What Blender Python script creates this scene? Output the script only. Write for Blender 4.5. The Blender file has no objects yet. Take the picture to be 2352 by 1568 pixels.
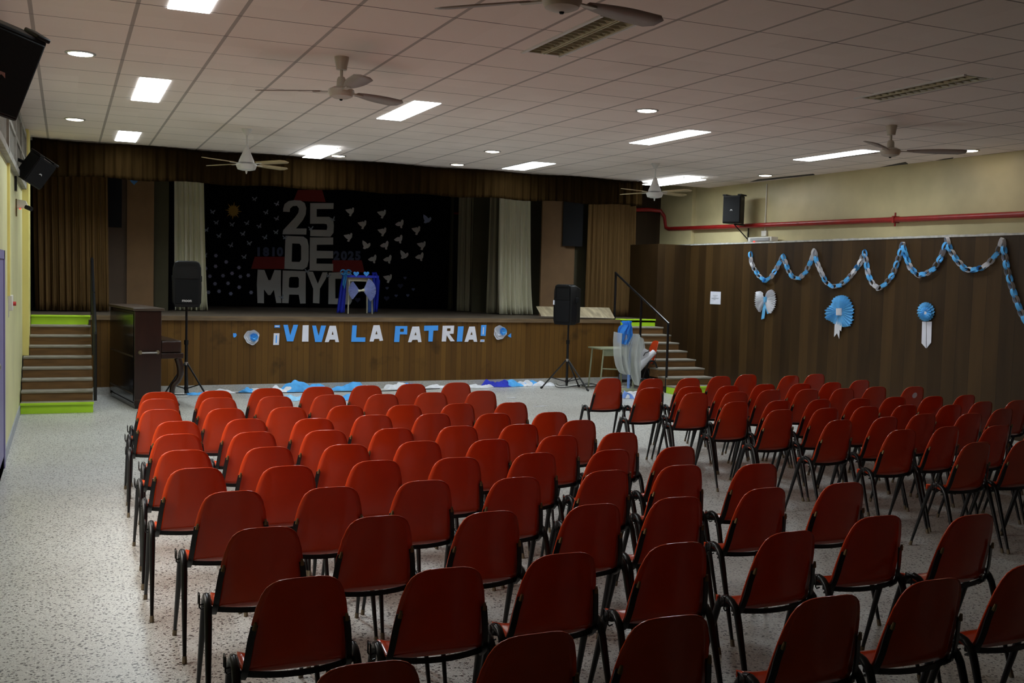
import bpy, bmesh, math, random
from mathutils import Vector, Matrix
from mathutils.geometry import tessellate_polygon
random.seed(7)
PI = math.pi
D = bpy.data
SC = bpy.context.scene
COL = SC.collection

# ---------------------------------------------------------------- camera, world, exposure
HC = 1.70                                    # camera height above the floor
FPX = 2381.23                                # focal length in pixels of the 2352 px wide frame
YAW, PITCH, ROLL = 0.40768235, -0.06149034, 0.02734274
fwd = Vector((math.sin(YAW)*math.cos(PITCH), math.cos(YAW)*math.cos(PITCH), math.sin(PITCH)))
_r = Vector((math.cos(YAW), -math.sin(YAW), 0)); _u = _r.cross(fwd)
CR = math.cos(ROLL)*_r + math.sin(ROLL)*_u
CU = -math.sin(ROLL)*_r + math.cos(ROLL)*_u
cam = D.objects.new('camera', D.cameras.new('camera')); COL.objects.link(cam)
cam.data.sensor_width = 36.0; cam.data.lens = FPX/2352*36.0
cam.data.clip_start = 0.05; cam.data.clip_end = 200
M = Matrix((CR, CU, -fwd)).transposed().to_4x4(); M.translation = Vector((0, 0, HC))
cam.matrix_world = M
SC.camera = cam
w = D.worlds.new('world'); SC.world = w; w.use_nodes = True
w.node_tree.nodes['Background'].inputs[0].default_value = (0.75, 0.85, 1, 1)
w.node_tree.nodes['Background'].inputs[1].default_value = 0.05
vs = SC.view_settings
vs.view_transform = 'Standard'; vs.look = 'None'; vs.gamma = 1.0; vs.use_curve_mapping = False
vs.exposure = 0.24
TUBE = 15.0                                   # glow of the lit fluorescent diffusers
PANEL_W = 12.2                               # watts of each fluorescent fixture's beam
SPOT = 20.0                                  # radiance of the round downlights
DAY = 39.0                                   # strength of the lamp behind the added left wall window

# ---------------------------------------------------------------- measuring helpers
def ray(x, y):
    return CR*((x-1176)/FPX) - CU*((y-784)/FPX) + fwd
CAM = Vector((0, 0, HC))
def at(x, y, X=None, Y=None, Z=None):
    d = ray(x, y)
    t = X/d.x if X is not None else (Y/d.y if Y is not None else (Z-HC)/d.z)
    return CAM + d*t
def onplane(x, y, p0, n):
    d = ray(x, y); return CAM + d*((p0-CAM).dot(n)/d.dot(n))

# ---------------------------------------------------------------- materials
def new_mat(name):
    m = D.materials.new(name); m.use_nodes = True
    return m, m.node_tree, m.node_tree.nodes['Principled BSDF']
def mat(name, col, rough=0.5, metal=0.0, var=0.0, scale=6.0, stretch=(1, 1, 1), bump=0.0, spec=0.5, coat=0.0, detail=4):
    m, nt, b = new_mat(name)
    b.inputs['Roughness'].default_value = rough; b.inputs['Metallic'].default_value = metal
    b.inputs['Specular IOR Level'].default_value = spec
    b.inputs['Coat Weight'].default_value = coat
    c = (*col, 1)
    tc = nt.nodes.new('ShaderNodeTexCoord'); mp = nt.nodes.new('ShaderNodeMapping')
    mp.inputs['Scale'].default_value = stretch
    nt.links.new(tc.outputs['Object'], mp.inputs[0])
    n = nt.nodes.new('ShaderNodeTexNoise'); n.inputs['Scale'].default_value = scale; n.inputs['Detail'].default_value = detail
    nt.links.new(mp.outputs[0], n.inputs['Vector'])
    r = nt.nodes.new('ShaderNodeValToRGB')
    r.color_ramp.elements[0].position = 0.3; r.color_ramp.elements[1].position = 0.7
    r.color_ramp.elements[0].color = tuple(v*(1-var) for v in col)+(1,)
    r.color_ramp.elements[1].color = tuple(min(1, v*(1+var)) for v in col)+(1,)
    nt.links.new(n.outputs['Fac'], r.inputs[0]); nt.links.new(r.outputs[0], b.inputs['Base Color'])
    if bump:
        bp = nt.nodes.new('ShaderNodeBump'); bp.inputs['Strength'].default_value = bump; bp.inputs['Distance'].default_value = 0.01
        nt.links.new(n.outputs['Fac'], bp.inputs['Height']); nt.links.new(bp.outputs[0], b.inputs['Normal'])
    return m
def emit(name, col, s):
    m, nt, b = new_mat(name)
    b.inputs['Base Color'].default_value = (*col, 1)
    b.inputs['Emission Color'].default_value = (*col, 1); b.inputs['Emission Strength'].default_value = s
    return m
def boards(name, c1, c2, pitch, axis, rough=0.45, groove=0.08, knots=0.0, streak=14.0):
    """vertical tongue-and-groove boards: colour per board, grain streaks, dark grooves"""
    m, nt, b = new_mat(name); N = nt.nodes; Lk = nt.links
    b.inputs['Roughness'].default_value = rough; b.inputs['Specular IOR Level'].default_value = 0.25
    tc = N.new('ShaderNodeTexCoord'); sp = N.new('ShaderNodeSeparateXYZ'); Lk.new(tc.outputs['Object'], sp.inputs[0])
    dv = N.new('ShaderNodeMath'); dv.operation = 'DIVIDE'; dv.inputs[1].default_value = pitch
    Lk.new(sp.outputs[axis], dv.inputs[0])
    fl = N.new('ShaderNodeMath'); fl.operation = 'FLOOR'; Lk.new(dv.outputs[0], fl.inputs[0])
    fr = N.new('ShaderNodeMath'); fr.operation = 'FRACT'; Lk.new(dv.outputs[0], fr.inputs[0])
    wn = N.new('ShaderNodeTexWhiteNoise'); wn.noise_dimensions = '1D'; Lk.new(fl.outputs[0], wn.inputs['W'])
    mp = N.new('ShaderNodeMapping'); mp.inputs['Scale'].default_value = (streak, streak, 0.8); Lk.new(tc.outputs['Object'], mp.inputs[0])
    no = N.new('ShaderNodeTexNoise'); no.inputs['Scale'].default_value = 1.0; no.inputs['Detail'].default_value = 6
    Lk.new(mp.outputs[0], no.inputs['Vector'])
    ad = N.new('ShaderNodeMath'); ad.operation = 'MULTIPLY_ADD'; ad.inputs[1].default_value = 0.45
    Lk.new(wn.outputs['Value'], ad.inputs[0])
    sc = N.new('ShaderNodeMath'); sc.operation = 'MULTIPLY'; sc.inputs[1].default_value = 0.65; Lk.new(no.outputs['Fac'], sc.inputs[0])
    Lk.new(sc.outputs[0], ad.inputs[2])
    rp = N.new('ShaderNodeValToRGB'); rp.color_ramp.elements[0].position = 0.2; rp.color_ramp.elements[1].position = 0.85
    rp.color_ramp.elements[0].color = (*c1, 1); rp.color_ramp.elements[1].color = (*c2, 1)
    Lk.new(ad.outputs[0], rp.inputs[0])
    gt = N.new('ShaderNodeMath'); gt.operation = 'GREATER_THAN'; gt.inputs[1].default_value = groove; Lk.new(fr.outputs[0], gt.inputs[0])
    mr = N.new('ShaderNodeMath'); mr.operation = 'MULTIPLY_ADD'; mr.inputs[1].default_value = 0.55; mr.inputs[2].default_value = 0.45
    Lk.new(gt.outputs[0], mr.inputs[0])
    mx = N.new('ShaderNodeMix'); mx.data_type = 'RGBA'; mx.blend_type = 'MULTIPLY'; mx.inputs[0].default_value = 1
    Lk.new(rp.outputs[0], mx.inputs[6]); Lk.new(mr.outputs[0], mx.inputs[7])
    out = mx.outputs[2]
    if knots:
        kn = N.new('ShaderNodeTexNoise'); kn.inputs['Scale'].default_value = 3.2; kn.inputs['Detail'].default_value = 3
        Lk.new(tc.outputs['Object'], kn.inputs['Vector'])
        kr = N.new('ShaderNodeValToRGB'); kr.color_ramp.elements[0].position = 0.24; kr.color_ramp.elements[1].position = 0.4
        kr.color_ramp.elements[0].color = (1-knots, 1-knots, 1-knots, 1); kr.color_ramp.elements[1].color = (1, 1, 1, 1)
        Lk.new(kn.outputs['Fac'], kr.inputs[0])
        m2 = N.new('ShaderNodeMix'); m2.data_type = 'RGBA'; m2.blend_type = 'MULTIPLY'; m2.inputs[0].default_value = 1
        Lk.new(out, m2.inputs[6]); Lk.new(kr.outputs[0], m2.inputs[7]); out = m2.outputs[2]
    Lk.new(out, b.inputs['Base Color'])
    bp = N.new('ShaderNodeBump'); bp.inputs['Strength'].default_value = 0.35; bp.inputs['Distance'].default_value = 0.01
    Lk.new(gt.outputs[0], bp.inputs['Height']); Lk.new(bp.outputs[0], b.inputs['Normal'])
    return m
def terrazzo(name):
    m, nt, b = new_mat(name); N = nt.nodes; Lk = nt.links
    b.inputs['Roughness'].default_value = 0.34
    tc = N.new('ShaderNodeTexCoord')
    big = N.new('ShaderNodeTexNoise'); big.inputs['Scale'].default_value = 0.7; big.inputs['Detail'].default_value = 5
    Lk.new(tc.outputs['Object'], big.inputs['Vector'])
    br = N.new('ShaderNodeValToRGB'); br.color_ramp.elements[0].position = 0.3; br.color_ramp.elements[1].position = 0.72
    br.color_ramp.elements[0].color = (0.50, 0.49, 0.45, 1); br.color_ramp.elements[1].color = (0.62, 0.62, 0.59, 1)
    Lk.new(big.outputs['Fac'], br.inputs[0])
    cur = br.outputs[0]
    for sc_, lo, hi, col, seed in ((46, 0.0, 0.26, (0.09, 0.085, 0.08, 1), 0), (95, 0.0, 0.25, (0.16, 0.15, 0.14, 1), 3.7), (70, 0.0, 0.2, (0.78, 0.77, 0.74, 1), 9.1)):
        mp = N.new('ShaderNodeMapping'); mp.inputs['Location'].default_value = (seed, seed, 0); Lk.new(tc.outputs['Object'], mp.inputs[0])
        wob = N.new('ShaderNodeTexNoise'); wob.inputs['Scale'].default_value = sc_*0.8; Lk.new(mp.outputs[0], wob.inputs['Vector'])
        mixv = N.new('ShaderNodeMix'); mixv.data_type = 'VECTOR'; mixv.inputs[0].default_value = 0.02
        Lk.new(mp.outputs[0], mixv.inputs[4]); Lk.new(wob.outputs['Color'], mixv.inputs[5])
        vo = N.new('ShaderNodeTexVoronoi'); vo.inputs['Scale'].default_value = sc_; Lk.new(mixv.outputs[1], vo.inputs['Vector'])
        lt = N.new('ShaderNodeMath'); lt.operation = 'LESS_THAN'; lt.inputs[1].default_value = hi*1.22; Lk.new(vo.outputs['Distance'], lt.inputs[0])
        rnd = N.new('ShaderNodeSeparateColor'); Lk.new(vo.outputs['Color'], rnd.inputs[0])
        l2 = N.new('ShaderNodeMath'); l2.operation = 'LESS_THAN'; l2.inputs[1].default_value = 0.8; Lk.new(rnd.outputs[0], l2.inputs[0])
        mu = N.new('ShaderNodeMath'); mu.operation = 'MULTIPLY'; Lk.new(lt.outputs[0], mu.inputs[0]); Lk.new(l2.outputs[0], mu.inputs[1])
        mx = N.new('ShaderNodeMix'); mx.data_type = 'RGBA'; Lk.new(mu.outputs[0], mx.inputs[0]); Lk.new(cur, mx.inputs[6]); mx.inputs[7].default_value = col
        cur = mx.outputs[2]
    Lk.new(cur, b.inputs['Base Color'])
    return m
TX0, TDX, TY0, TDY = -0.205, 0.617, 7.57, 0.642         # ceiling grid
def ceiling_mat(name):
    m, nt, b = new_mat(name); N = nt.nodes; Lk = nt.links
    b.inputs['Roughness'].default_value = 0.9
    tc = N.new('ShaderNodeTexCoord'); sp = N.new('ShaderNodeSeparateXYZ'); Lk.new(tc.outputs['Object'], sp.inputs[0])
    def line(axis, o, d, half):
        a = N.new('ShaderNodeMath'); a.operation = 'SUBTRACT'; a.inputs[1].default_value = o-d/2; Lk.new(sp.outputs[axis], a.inputs[0])
        q = N.new('ShaderNodeMath'); q.operation = 'DIVIDE'; q.inputs[1].default_value = d; Lk.new(a.outputs[0], q.inputs[0])
        f = N.new('ShaderNodeMath'); f.operation = 'FRACT'; Lk.new(q.outputs[0], f.inputs[0])
        s = N.new('ShaderNodeMath'); s.operation = 'SUBTRACT'; s.inputs[1].default_value = 0.5; Lk.new(f.outputs[0], s.inputs[0])
        ab = N.new('ShaderNodeMath'); ab.operation = 'ABSOLUTE'; Lk.new(s.outputs[0], ab.inputs[0])
        l = N.new('ShaderNodeMath'); l.operation = 'LESS_THAN'; l.inputs[1].default_value = half/d; Lk.new(ab.outputs[0], l.inputs[0])
        fl = N.new('ShaderNodeMath'); fl.operation = 'FLOOR'; Lk.new(q.outputs[0], fl.inputs[0])
        return l.outputs[0], fl.outputs[0]
    lx, ix = line(0, TX0, TDX, 0.013)
    ly, iy = line(1, TY0, TDY, 0.006)
    cv = N.new('ShaderNodeCombineXYZ'); Lk.new(ix, cv.inputs[0]); Lk.new(iy, cv.inputs[1])
    wn = N.new('ShaderNodeTexWhiteNoise'); wn.noise_dimensions = '3D'; Lk.new(cv.outputs[0], wn.inputs['Vector'])
    no = N.new('ShaderNodeTexNoise'); no.inputs['Scale'].default_value = 60; no.inputs['Detail'].default_value = 3; Lk.new(tc.outputs['Object'], no.inputs['Vector'])
    su = N.new('ShaderNodeMath'); su.operation = 'ADD'; Lk.new(wn.outputs['Value'], su.inputs[0]); Lk.new(no.outputs['Fac'], su.inputs[1])
    rp = N.new('ShaderNodeValToRGB'); rp.color_ramp.elements[0].position = 0.3; rp.color_ramp.elements[1].position = 1.0
    rp.color_ramp.elements[0].color = (0.82, 0.73, 0.67, 1); rp.color_ramp.elements[1].color = (0.88, 0.79, 0.73, 1)
    mh = N.new('ShaderNodeMath'); mh.operation = 'MULTIPLY'; mh.inputs[1].default_value = 0.5; Lk.new(su.outputs[0], mh.inputs[0])
    Lk.new(mh.outputs[0], rp.inputs[0])
    m1 = N.new('ShaderNodeMix'); m1.data_type = 'RGBA'; Lk.new(lx, m1.inputs[0]); Lk.new(rp.outputs[0], m1.inputs[6]); m1.inputs[7].default_value = (0.42, 0.37, 0.34, 1)
    # the joints across are gaps of uneven darkness
    gp = N.new('ShaderNodeMix'); gp.data_type = 'RGBA'; Lk.new(wn.outputs['Value'], gp.inputs[0])
    gp.inputs[6].default_value = (0.10, 0.08, 0.07, 1); gp.inputs[7].default_value = (0.36, 0.31, 0.28, 1)
    m2 = N.new('ShaderNodeMix'); m2.data_type = 'RGBA'; Lk.new(ly, m2.inputs[0]); Lk.new(m1.outputs[2], m2.inputs[6]); Lk.new(gp.outputs[2], m2.inputs[7])
    Lk.new(m2.outputs[2], b.inputs['Base Color'])
    return m
def tulle(name, col, alpha):
    m, nt, b = new_mat(name); N = nt.nodes; Lk = nt.links
    b.inputs['Base Color'].default_value = (*col, 1); b.inputs['Roughness'].default_value = 0.8
    tr = N.new('ShaderNodeBsdfTransparent'); tl = N.new('ShaderNodeBsdfTranslucent'); tl.inputs[0].default_value = (*col, 1)
    a = N.new('ShaderNodeMixShader'); a.inputs[0].default_value = 0.35; Lk.new(b.outputs[0], a.inputs[1]); Lk.new(tl.outputs[0], a.inputs[2])
    mx = N.new('ShaderNodeMixShader'); mx.inputs[0].default_value = alpha; Lk.new(tr.outputs[0], mx.inputs[1]); Lk.new(a.outputs[0], mx.inputs[2])
    Lk.new(mx.outputs[0], N['Material Output'].inputs[0])
    return m

MT = {
 'shell': mat('orange_shell_plastic', (0.55, 0.050, 0.010), 0.18, var=0.06, scale=5, spec=0.4),
 'black_metal': mat('black_painted_tube', (0.006, 0.006, 0.007), 0.30, var=0.1, spec=0.4),
 'black_plastic': mat('black_plastic', (0.003, 0.003, 0.0035), 0.5, var=0.15, scale=30, spec=0.3),
 'grille': mat('black_grille', (0.005, 0.005, 0.006), 0.7, var=0.4, scale=160, spec=0.2),
 'brass': mat('dull_brass', (0.15, 0.11, 0.045), 0.45, 0.6, var=0.1),
 'rubber': mat('tan_rubber', (0.14, 0.105, 0.06), 0.7),
 'steel': mat('steel', (0.5, 0.5, 0.5), 0.3, 0.9),
 'floor': terrazzo('terrazzo'),
 'ceiling': ceiling_mat('ceiling_tiles'),
 'yellow': mat('pale_yellow_paint', (0.64, 0.62, 0.34), 0.5, var=0.10, scale=1.6, detail=6),
 'yellow_strong': mat('yellow_paint', (0.80, 0.70, 0.24), 0.5, var=0.06, scale=2),
 'yellow_right': mat('worn_cream_paint', (0.52, 0.45, 0.25), 0.42, var=0.22, scale=1.1, detail=8),
 'grey_base': mat('grey_base_paint', (0.33, 0.35, 0.38), 0.6, var=0.1),
 'violet': mat('violet_paint', (0.22, 0.20, 0.38), 0.5, var=0.05),
 'vent_grey': mat('weathered_grey', (0.30, 0.29, 0.25), 0.8, var=0.2, scale=9),
 'vent_dark': mat('dark_gap', (0.06, 0.06, 0.06), 0.9),
 'stage_front': boards('stage_front_boards', (0.085, 0.038, 0.006), (0.15, 0.072, 0.012), 0.085, 0, 0.55, 0.06, 0.5),
 'panel': boards('wall_panelling', (0.022, 0.011, 0.0035), (0.075, 0.040, 0.012), 0.21, 1, 0.5, 0.03, 0.0, 6.0),
 'panel_end': boards('stair_end_panelling', (0.018, 0.009, 0.003), (0.060, 0.032, 0.010), 0.21, 0, 0.5, 0.03, 0.0, 6.0),
 'back_panel': boards('brown_boards', (0.016, 0.008, 0.003), (0.035, 0.018, 0.006), 0.2, 0, 0.6, 0.03),
 'plinth': mat('terrazzo_plinth', (0.42, 0.41, 0.38), 0.5, var=0.2, scale=60),
 'deck': mat('worn_stage_boards', (0.085, 0.064, 0.045), 0.6, var=0.3, scale=7, stretch=(0.4, 3, 1)),
 'nosing': mat('stage_edge_wood', (0.14, 0.09, 0.045), 0.6, var=0.3, scale=6, stretch=(0.5, 5, 5)),
 'tread': mat('grey_worn_tread', (0.24, 0.22, 0.18), 0.7, var=0.2, scale=12, stretch=(0.6, 4, 4)),
 'riser': mat('brown_riser_wood', (0.17, 0.085, 0.026), 0.6, var=0.3, scale=7, stretch=(0.5, 5, 5)),
 'lime': mat('lime_paint', (0.42, 0.72, 0.02), 0.45, var=0.06, scale=5),
 'stringer': mat('dark_stringer', (0.04, 0.025, 0.015), 0.6, var=0.2),
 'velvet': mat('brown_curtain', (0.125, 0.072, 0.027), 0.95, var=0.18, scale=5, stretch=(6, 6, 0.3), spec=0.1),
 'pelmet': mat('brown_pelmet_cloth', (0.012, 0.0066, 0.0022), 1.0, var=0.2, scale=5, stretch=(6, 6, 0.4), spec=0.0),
 'flat_brown': mat('brown_flat', (0.17, 0.095, 0.042), 0.8, var=0.1, scale=4),
 'flat_dim': mat('dull_brown_flat', (0.085, 0.055, 0.035), 0.8, var=0.1, scale=4),
 'flat_olive': mat('olive_flat', (0.05, 0.044, 0.022), 0.9, var=0.1, scale=4),
 'void': mat('black_masking', (0.006, 0.006, 0.009), 0.9),
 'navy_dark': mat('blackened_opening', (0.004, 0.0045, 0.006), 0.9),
 'white_curtain': mat('off_white_curtain', (0.70, 0.68, 0.53), 0.9, var=0.1, scale=4, stretch=(6, 6, 0.3), spec=0.2),
 'beige_leg': mat('beige_curtain', (0.20, 0.18, 0.12), 0.95, var=0.08, scale=4, stretch=(6, 6, 0.3), spec=0.1),
 'backdrop': mat('black_backdrop_cloth', (0.003, 0.0033, 0.0060), 0.95, var=0.3, scale=3, spec=0.1),
 'pale_card': mat('pale_grey_card', (0.60, 0.61, 0.62), 0.8, var=0.06, scale=3),
 'dove_card': mat('dove_card', (0.72, 0.72, 0.74), 0.8, var=0.05),
 'dove_blue': mat('pale_blue_card', (0.45, 0.55, 0.92), 0.8, var=0.05),
 'butterfly_card': mat('pale_blue_grey_card', (0.36, 0.42, 0.52), 0.8, var=0.05),
 'flower_card': mat('lilac_flower_card', (0.38, 0.40, 0.60), 0.8, var=0.05),
 'heart_card': mat('slate_blue_card', (0.12, 0.15, 0.30), 0.8, var=0.05),
 'heart_dark': mat('dark_blue_card', (0.03, 0.035, 0.09), 0.8, var=0.05),
 'roof_card': mat('dark_red_card', (0.26, 0.022, 0.02), 0.8, var=0.08),
 'gold_card': mat('gold_card', (0.55, 0.34, 0.06), 0.7, var=0.06),
 'digit_card': mat('dark_blue_digit_card', (0.08, 0.10, 0.19), 0.8, var=0.05),
 'blue_card': mat('sky_blue_card', (0.062, 0.36, 1.0), 0.7, var=0.05),
 'white_card': mat('white_card', (0.76, 0.77, 0.86), 0.7, var=0.05),
 'blue_paper': mat('sky_blue_crepe_paper', (0.10, 0.46, 0.95), 0.8, var=0.12, scale=10),
 'light_blue': mat('light_blue_crepe_paper', (0.13, 0.46, 0.82), 0.8, var=0.15, scale=12),
 'white_paper': mat('white_paper', (0.70, 0.71, 0.76), 0.8, var=0.06, scale=10),
 'silver_paper': mat('grey_white_paper', (0.58, 0.58, 0.62), 0.7, var=0.08),
 'royal': mat('royal_blue_cloth', (0.015, 0.030, 0.50), 0.75, var=0.2, scale=12),
 'sky_cloth': mat('sky_blue_cloth', (0.09, 0.42, 0.92), 0.85, var=0.15, scale=14),
 'white_cloth': mat('white_cloth', (0.75, 0.77, 0.82), 0.85, var=0.08, scale=14),
 'tulle_white': tulle('white_tulle', (0.74, 0.77, 0.75), 0.55),
 'tulle_blue': tulle('blue_tulle', (0.06, 0.36, 0.95), 0.8),
 'royal_tulle': tulle('royal_blue_tulle', (0.012, 0.03, 0.50), 0.85),
 'teal_tulle': tulle('teal_ribbon', (0.05, 0.30, 0.62), 0.7),
 'lilac_paper': mat('lilac_pleated_paper', (0.42, 0.48, 0.80), 0.75, var=0.1, scale=20),
 'cream_paper': mat('cream_paper', (0.75, 0.73, 0.55), 0.8),
 'desk_green': mat('pale_green_enamel', (0.30, 0.32, 0.20), 0.45, var=0.08),
 'desk_cream': mat('cream_enamel', (0.50, 0.47, 0.35), 0.5, var=0.08),
 'post_blue': mat('pale_blue_post', (0.20, 0.36, 0.85), 0.6),
 'piano': mat('dark_mahogany', (0.018, 0.0062, 0.003), 0.3, var=0.25, scale=6, stretch=(4, 4, 0.6), coat=0.1),
 'piano_back': mat('black_piano_back', (0.006, 0.005, 0.0045), 0.2, var=0.2, coat=0.1),
 'piano_trim': mat('worn_wood_edge', (0.055, 0.036, 0.024), 0.4),
 'marble': mat('streaked_beige_board', (0.33, 0.27, 0.17), 0.55, var=0.35, scale=4, stretch=(5, 1, 1.5)),
 'pipe_red': mat('red_pipe_paint', (0.26, 0.012, 0.010), 0.38, var=0.2, scale=9),
 'white_plastic': mat('white_plastic', (0.62, 0.60, 0.54), 0.45, var=0.05),
 'grey_plastic': mat('grey_plastic', (0.28, 0.28, 0.28), 0.5, var=0.05),
 'fan_cream': mat('cream_enamel_fan', (0.50, 0.46, 0.38), 0.35, var=0.05),
 'fan_blade': mat('taupe_fan_blade', (0.30, 0.25, 0.22), 0.5, var=0.06),
 'fan_wood': mat('cane_wood_blade', (0.42, 0.33, 0.18), 0.5, var=0.15, scale=20),
 'fan_white': mat('white_enamel_fan', (0.66, 0.66, 0.64), 0.4, var=0.04),
 'fixture': mat('white_fixture', (0.70, 0.70, 0.68), 0.4),
 'louver': mat('dusty_louver', (0.62, 0.58, 0.42), 0.4, var=0.1),
 'plaster_edge': mat('broken_plaster', (0.46, 0.45, 0.42), 0.8, var=0.25, scale=14),
 'ink': mat('grey_ink', (0.28, 0.30, 0.36), 0.8),
 'dark_red': mat('red_plastic', (0.5, 0.03, 0.03), 0.4),
 'logo': mat('silver_logo', (0.75, 0.75, 0.75), 0.35, 0.2),
 'cable': mat('black_cable', (0.012, 0.012, 0.013), 0.5),
 'plaster_patch': mat('pale_patch', (0.60, 0.57, 0.46), 0.6, var=0.12, scale=5),
 'tube_light': emit('lit_diffuser', (0.88, 0.95, 1.0), TUBE),
 'down_light': emit('warm_downlight', (1.0, 0.86, 0.66), SPOT),
 'led': emit('red_led', (1.0, 0.03, 0.02), 3.0),
}

# ---------------------------------------------------------------- mesh helpers
class MB:
    def __init__(s): s.v = []; s.f = []
    def add(s, vs, fs):
        o = len(s.v); s.v += [tuple(p) for p in vs]; s.f += [tuple(i+o for i in f) for f in fs]; return s
    def box(s, a, b, mtx=None):
        x0, y0, z0 = a; x1, y1, z1 = b
        vs = [Vector(p) for p in ((x0,y0,z0),(x1,y0,z0),(x1,y1,z0),(x0,y1,z0),(x0,y0,z1),(x1,y0,z1),(x1,y1,z1),(x0,y1,z1))]
        if mtx: vs = [mtx @ p for p in vs]
        return s.add(vs, [(0,3,2,1),(4,5,6,7),(0,1,5,4),(1,2,6,5),(2,3,7,6),(3,0,4,7)])
    def quad8(s, bot, top):                   # hexahedron from two loops of four
        return s.add(list(bot)+list(top), [(3,2,1,0),(4,5,6,7),(0,1,5,4),(1,2,6,5),(2,3,7,6),(3,0,4,7)])
    def tube(s, pts, r, n=8, caps=True):
        pts = [Vector(p) for p in pts]; k = len(pts)
        rs = r if isinstance(r, (list, tuple)) else [r]*k
        rings = []; ref = None
        for i, p in enumerate(pts):
            t = (pts[min(i+1, k-1)]-pts[max(i-1, 0)]).normalized()
            if ref is None:
                ref = Vector((0, 0, 1)) if abs(t.z) < 0.9 else Vector((1, 0, 0))
            ref = (ref - t*ref.dot(t)).normalized(); q = t.cross(ref)
            rings.append([p + (ref*math.cos(2*PI*j/n)+q*math.sin(2*PI*j/n))*rs[i] for j in range(n)])
        vs = [p for rg in rings for p in rg]
        fs = [(i*n+j, i*n+(j+1) % n, (i+1)*n+(j+1) % n, (i+1)*n+j) for i in range(k-1) for j in range(n)]
        if caps: fs += [tuple(range(n-1, -1, -1)), tuple((k-1)*n+j for j in range(n))]
        return s.add(vs, fs)
    def lathe(s, prof, n=24, c=(0, 0, 0)):    # prof: (radius, z)
        c = Vector(c); k = len(prof)
        vs = [c+Vector((r*math.cos(2*PI*j/n), r*math.sin(2*PI*j/n), z)) for r, z in prof for j in range(n)]
        fs = [(i*n+j, i*n+(j+1) % n, (i+1)*n+(j+1) % n, (i+1)*n+j) for i in range(k-1) for j in range(n)]
        fs += [tuple(range(n-1, -1, -1)), tuple((k-1)*n+j for j in range(n))]
        return s.add(vs, fs)
    def grid(s, rows, closed=False):
        h, w_ = len(rows), len(rows[0])
        vs = [p for r in rows for p in r]
        fs = [(i*w_+j, i*w_+(j+1) % w_, (i+1)*w_+(j+1) % w_, (i+1)*w_+j) for i in range(h-1) for j in range(w_ if closed else w_-1)]
        return s.add(vs, fs)
    def prism(s, loops, d):                   # planar loops (outer + holes) of 3D points, extruded by vector d
        d = Vector(d); loops = [[Vector(p) for p in l] for l in loops]
        flat = [p for l in loops for p in l]; n = len(flat)
        tris = tessellate_polygon(loops)
        fs = [tuple(t) for t in tris] + [tuple(i+n for i in reversed(t)) for t in tris]
        o = 0
        for l in loops:
            k = len(l)
            fs += [(o+i, o+(i+1) % k, o+(i+1) % k+n, o+i+n) for i in range(k)]; o += k
        return s.add(flat+[p+d for p in flat], fs)
    def build(s, name, m, parent=None, smooth=40, solid=0.0, bevel=0.0, subd=0, origin=None):
        me = D.meshes.new(name); bm = bmesh.new()
        o = Vector(origin) if origin is not None else Vector((0, 0, 0))
        vv = [bm.verts.new(Vector(p)-o) for p in s.v]
        for f in s.f:
            if len(set(f)) < 3: continue
            try: bm.faces.new([vv[i] for i in f])
            except ValueError: pass
        bmesh.ops.remove_doubles(bm, verts=bm.verts, dist=1e-5)
        bmesh.ops.recalc_face_normals(bm, faces=bm.faces)
        if solid: bmesh.ops.solidify(bm, geom=bm.faces[:], thickness=solid)
        bm.to_mesh(me); bm.free()
        me.materials.append(m)
        if smooth:
            for p in me.polygons: p.use_smooth = True
            me.set_sharp_from_angle(angle=math.radians(smooth))
        ob = D.objects.new(name, me); COL.objects.link(ob)
        ob.location = o
        if parent is not None: ob.parent = parent
        if bevel:
            md = ob.modifiers.new('bevel', 'BEVEL'); md.width = bevel; md.segments = 2; md.limit_method = 'ANGLE'
        if subd:
            md = ob.modifiers.new('subd', 'SUBSURF'); md.levels = subd; md.render_levels = subd
        return ob
def tag(o, label=None, cat=None, group=None, kind=None):
    for k, v in (('label', label), ('category', cat), ('group', group), ('kind', kind)):
        if v: o[k] = v
    return o
def empty(name, label, cat, loc=(0, 0, 0), rz=0.0, group=None):
    e = D.objects.new(name, None); COL.objects.link(e); e.empty_display_size = 0.1
    e.location = loc; e.rotation_euler = (0, 0, rz)
    return tag(e, label, cat, group)
def struct(o): o['kind'] = 'structure'; return o
def bx(name, a, b, m, parent=None, bevel=0.0):
    return MB().box(a, b).build(name, m, parent, smooth=30, bevel=bevel)
def dup(o, parent=None):
    c = o.copy(); COL.objects.link(c)
    if parent is not None: c.parent = parent
    for ch in list(CHILD.get(o.name, [])): dup_child(ch, c)
    return c
def dup_child(o, parent):
    c = o.copy(); COL.objects.link(c); c.parent = parent
    for ch in CHILD.get(o.name, []): dup_child(ch, c)
CHILD = {}
def register(root):
    for ch in root.children: CHILD.setdefault(root.name, []).append(ch); register(ch)
ORD = ['first', 'second', 'third', 'fourth', 'fifth', 'sixth', 'seventh', 'eighth', 'ninth', 'tenth', 'eleventh', 'twelfth', 'thirteenth', 'fourteenth',
       'fifteenth', 'sixteenth', 'seventeenth', 'eighteenth', 'nineteenth', 'twentieth', 'twenty-first', 'twenty-second', 'twenty-third', 'twenty-fourth', 'twenty-fifth']
def bez(p, q, r, n=8):
    p, q, r = Vector(p), Vector(q), Vector(r)
    return [p*(1-t)**2 + q*2*t*(1-t) + r*t*t for t in (i/n for i in range(n+1))]

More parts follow.
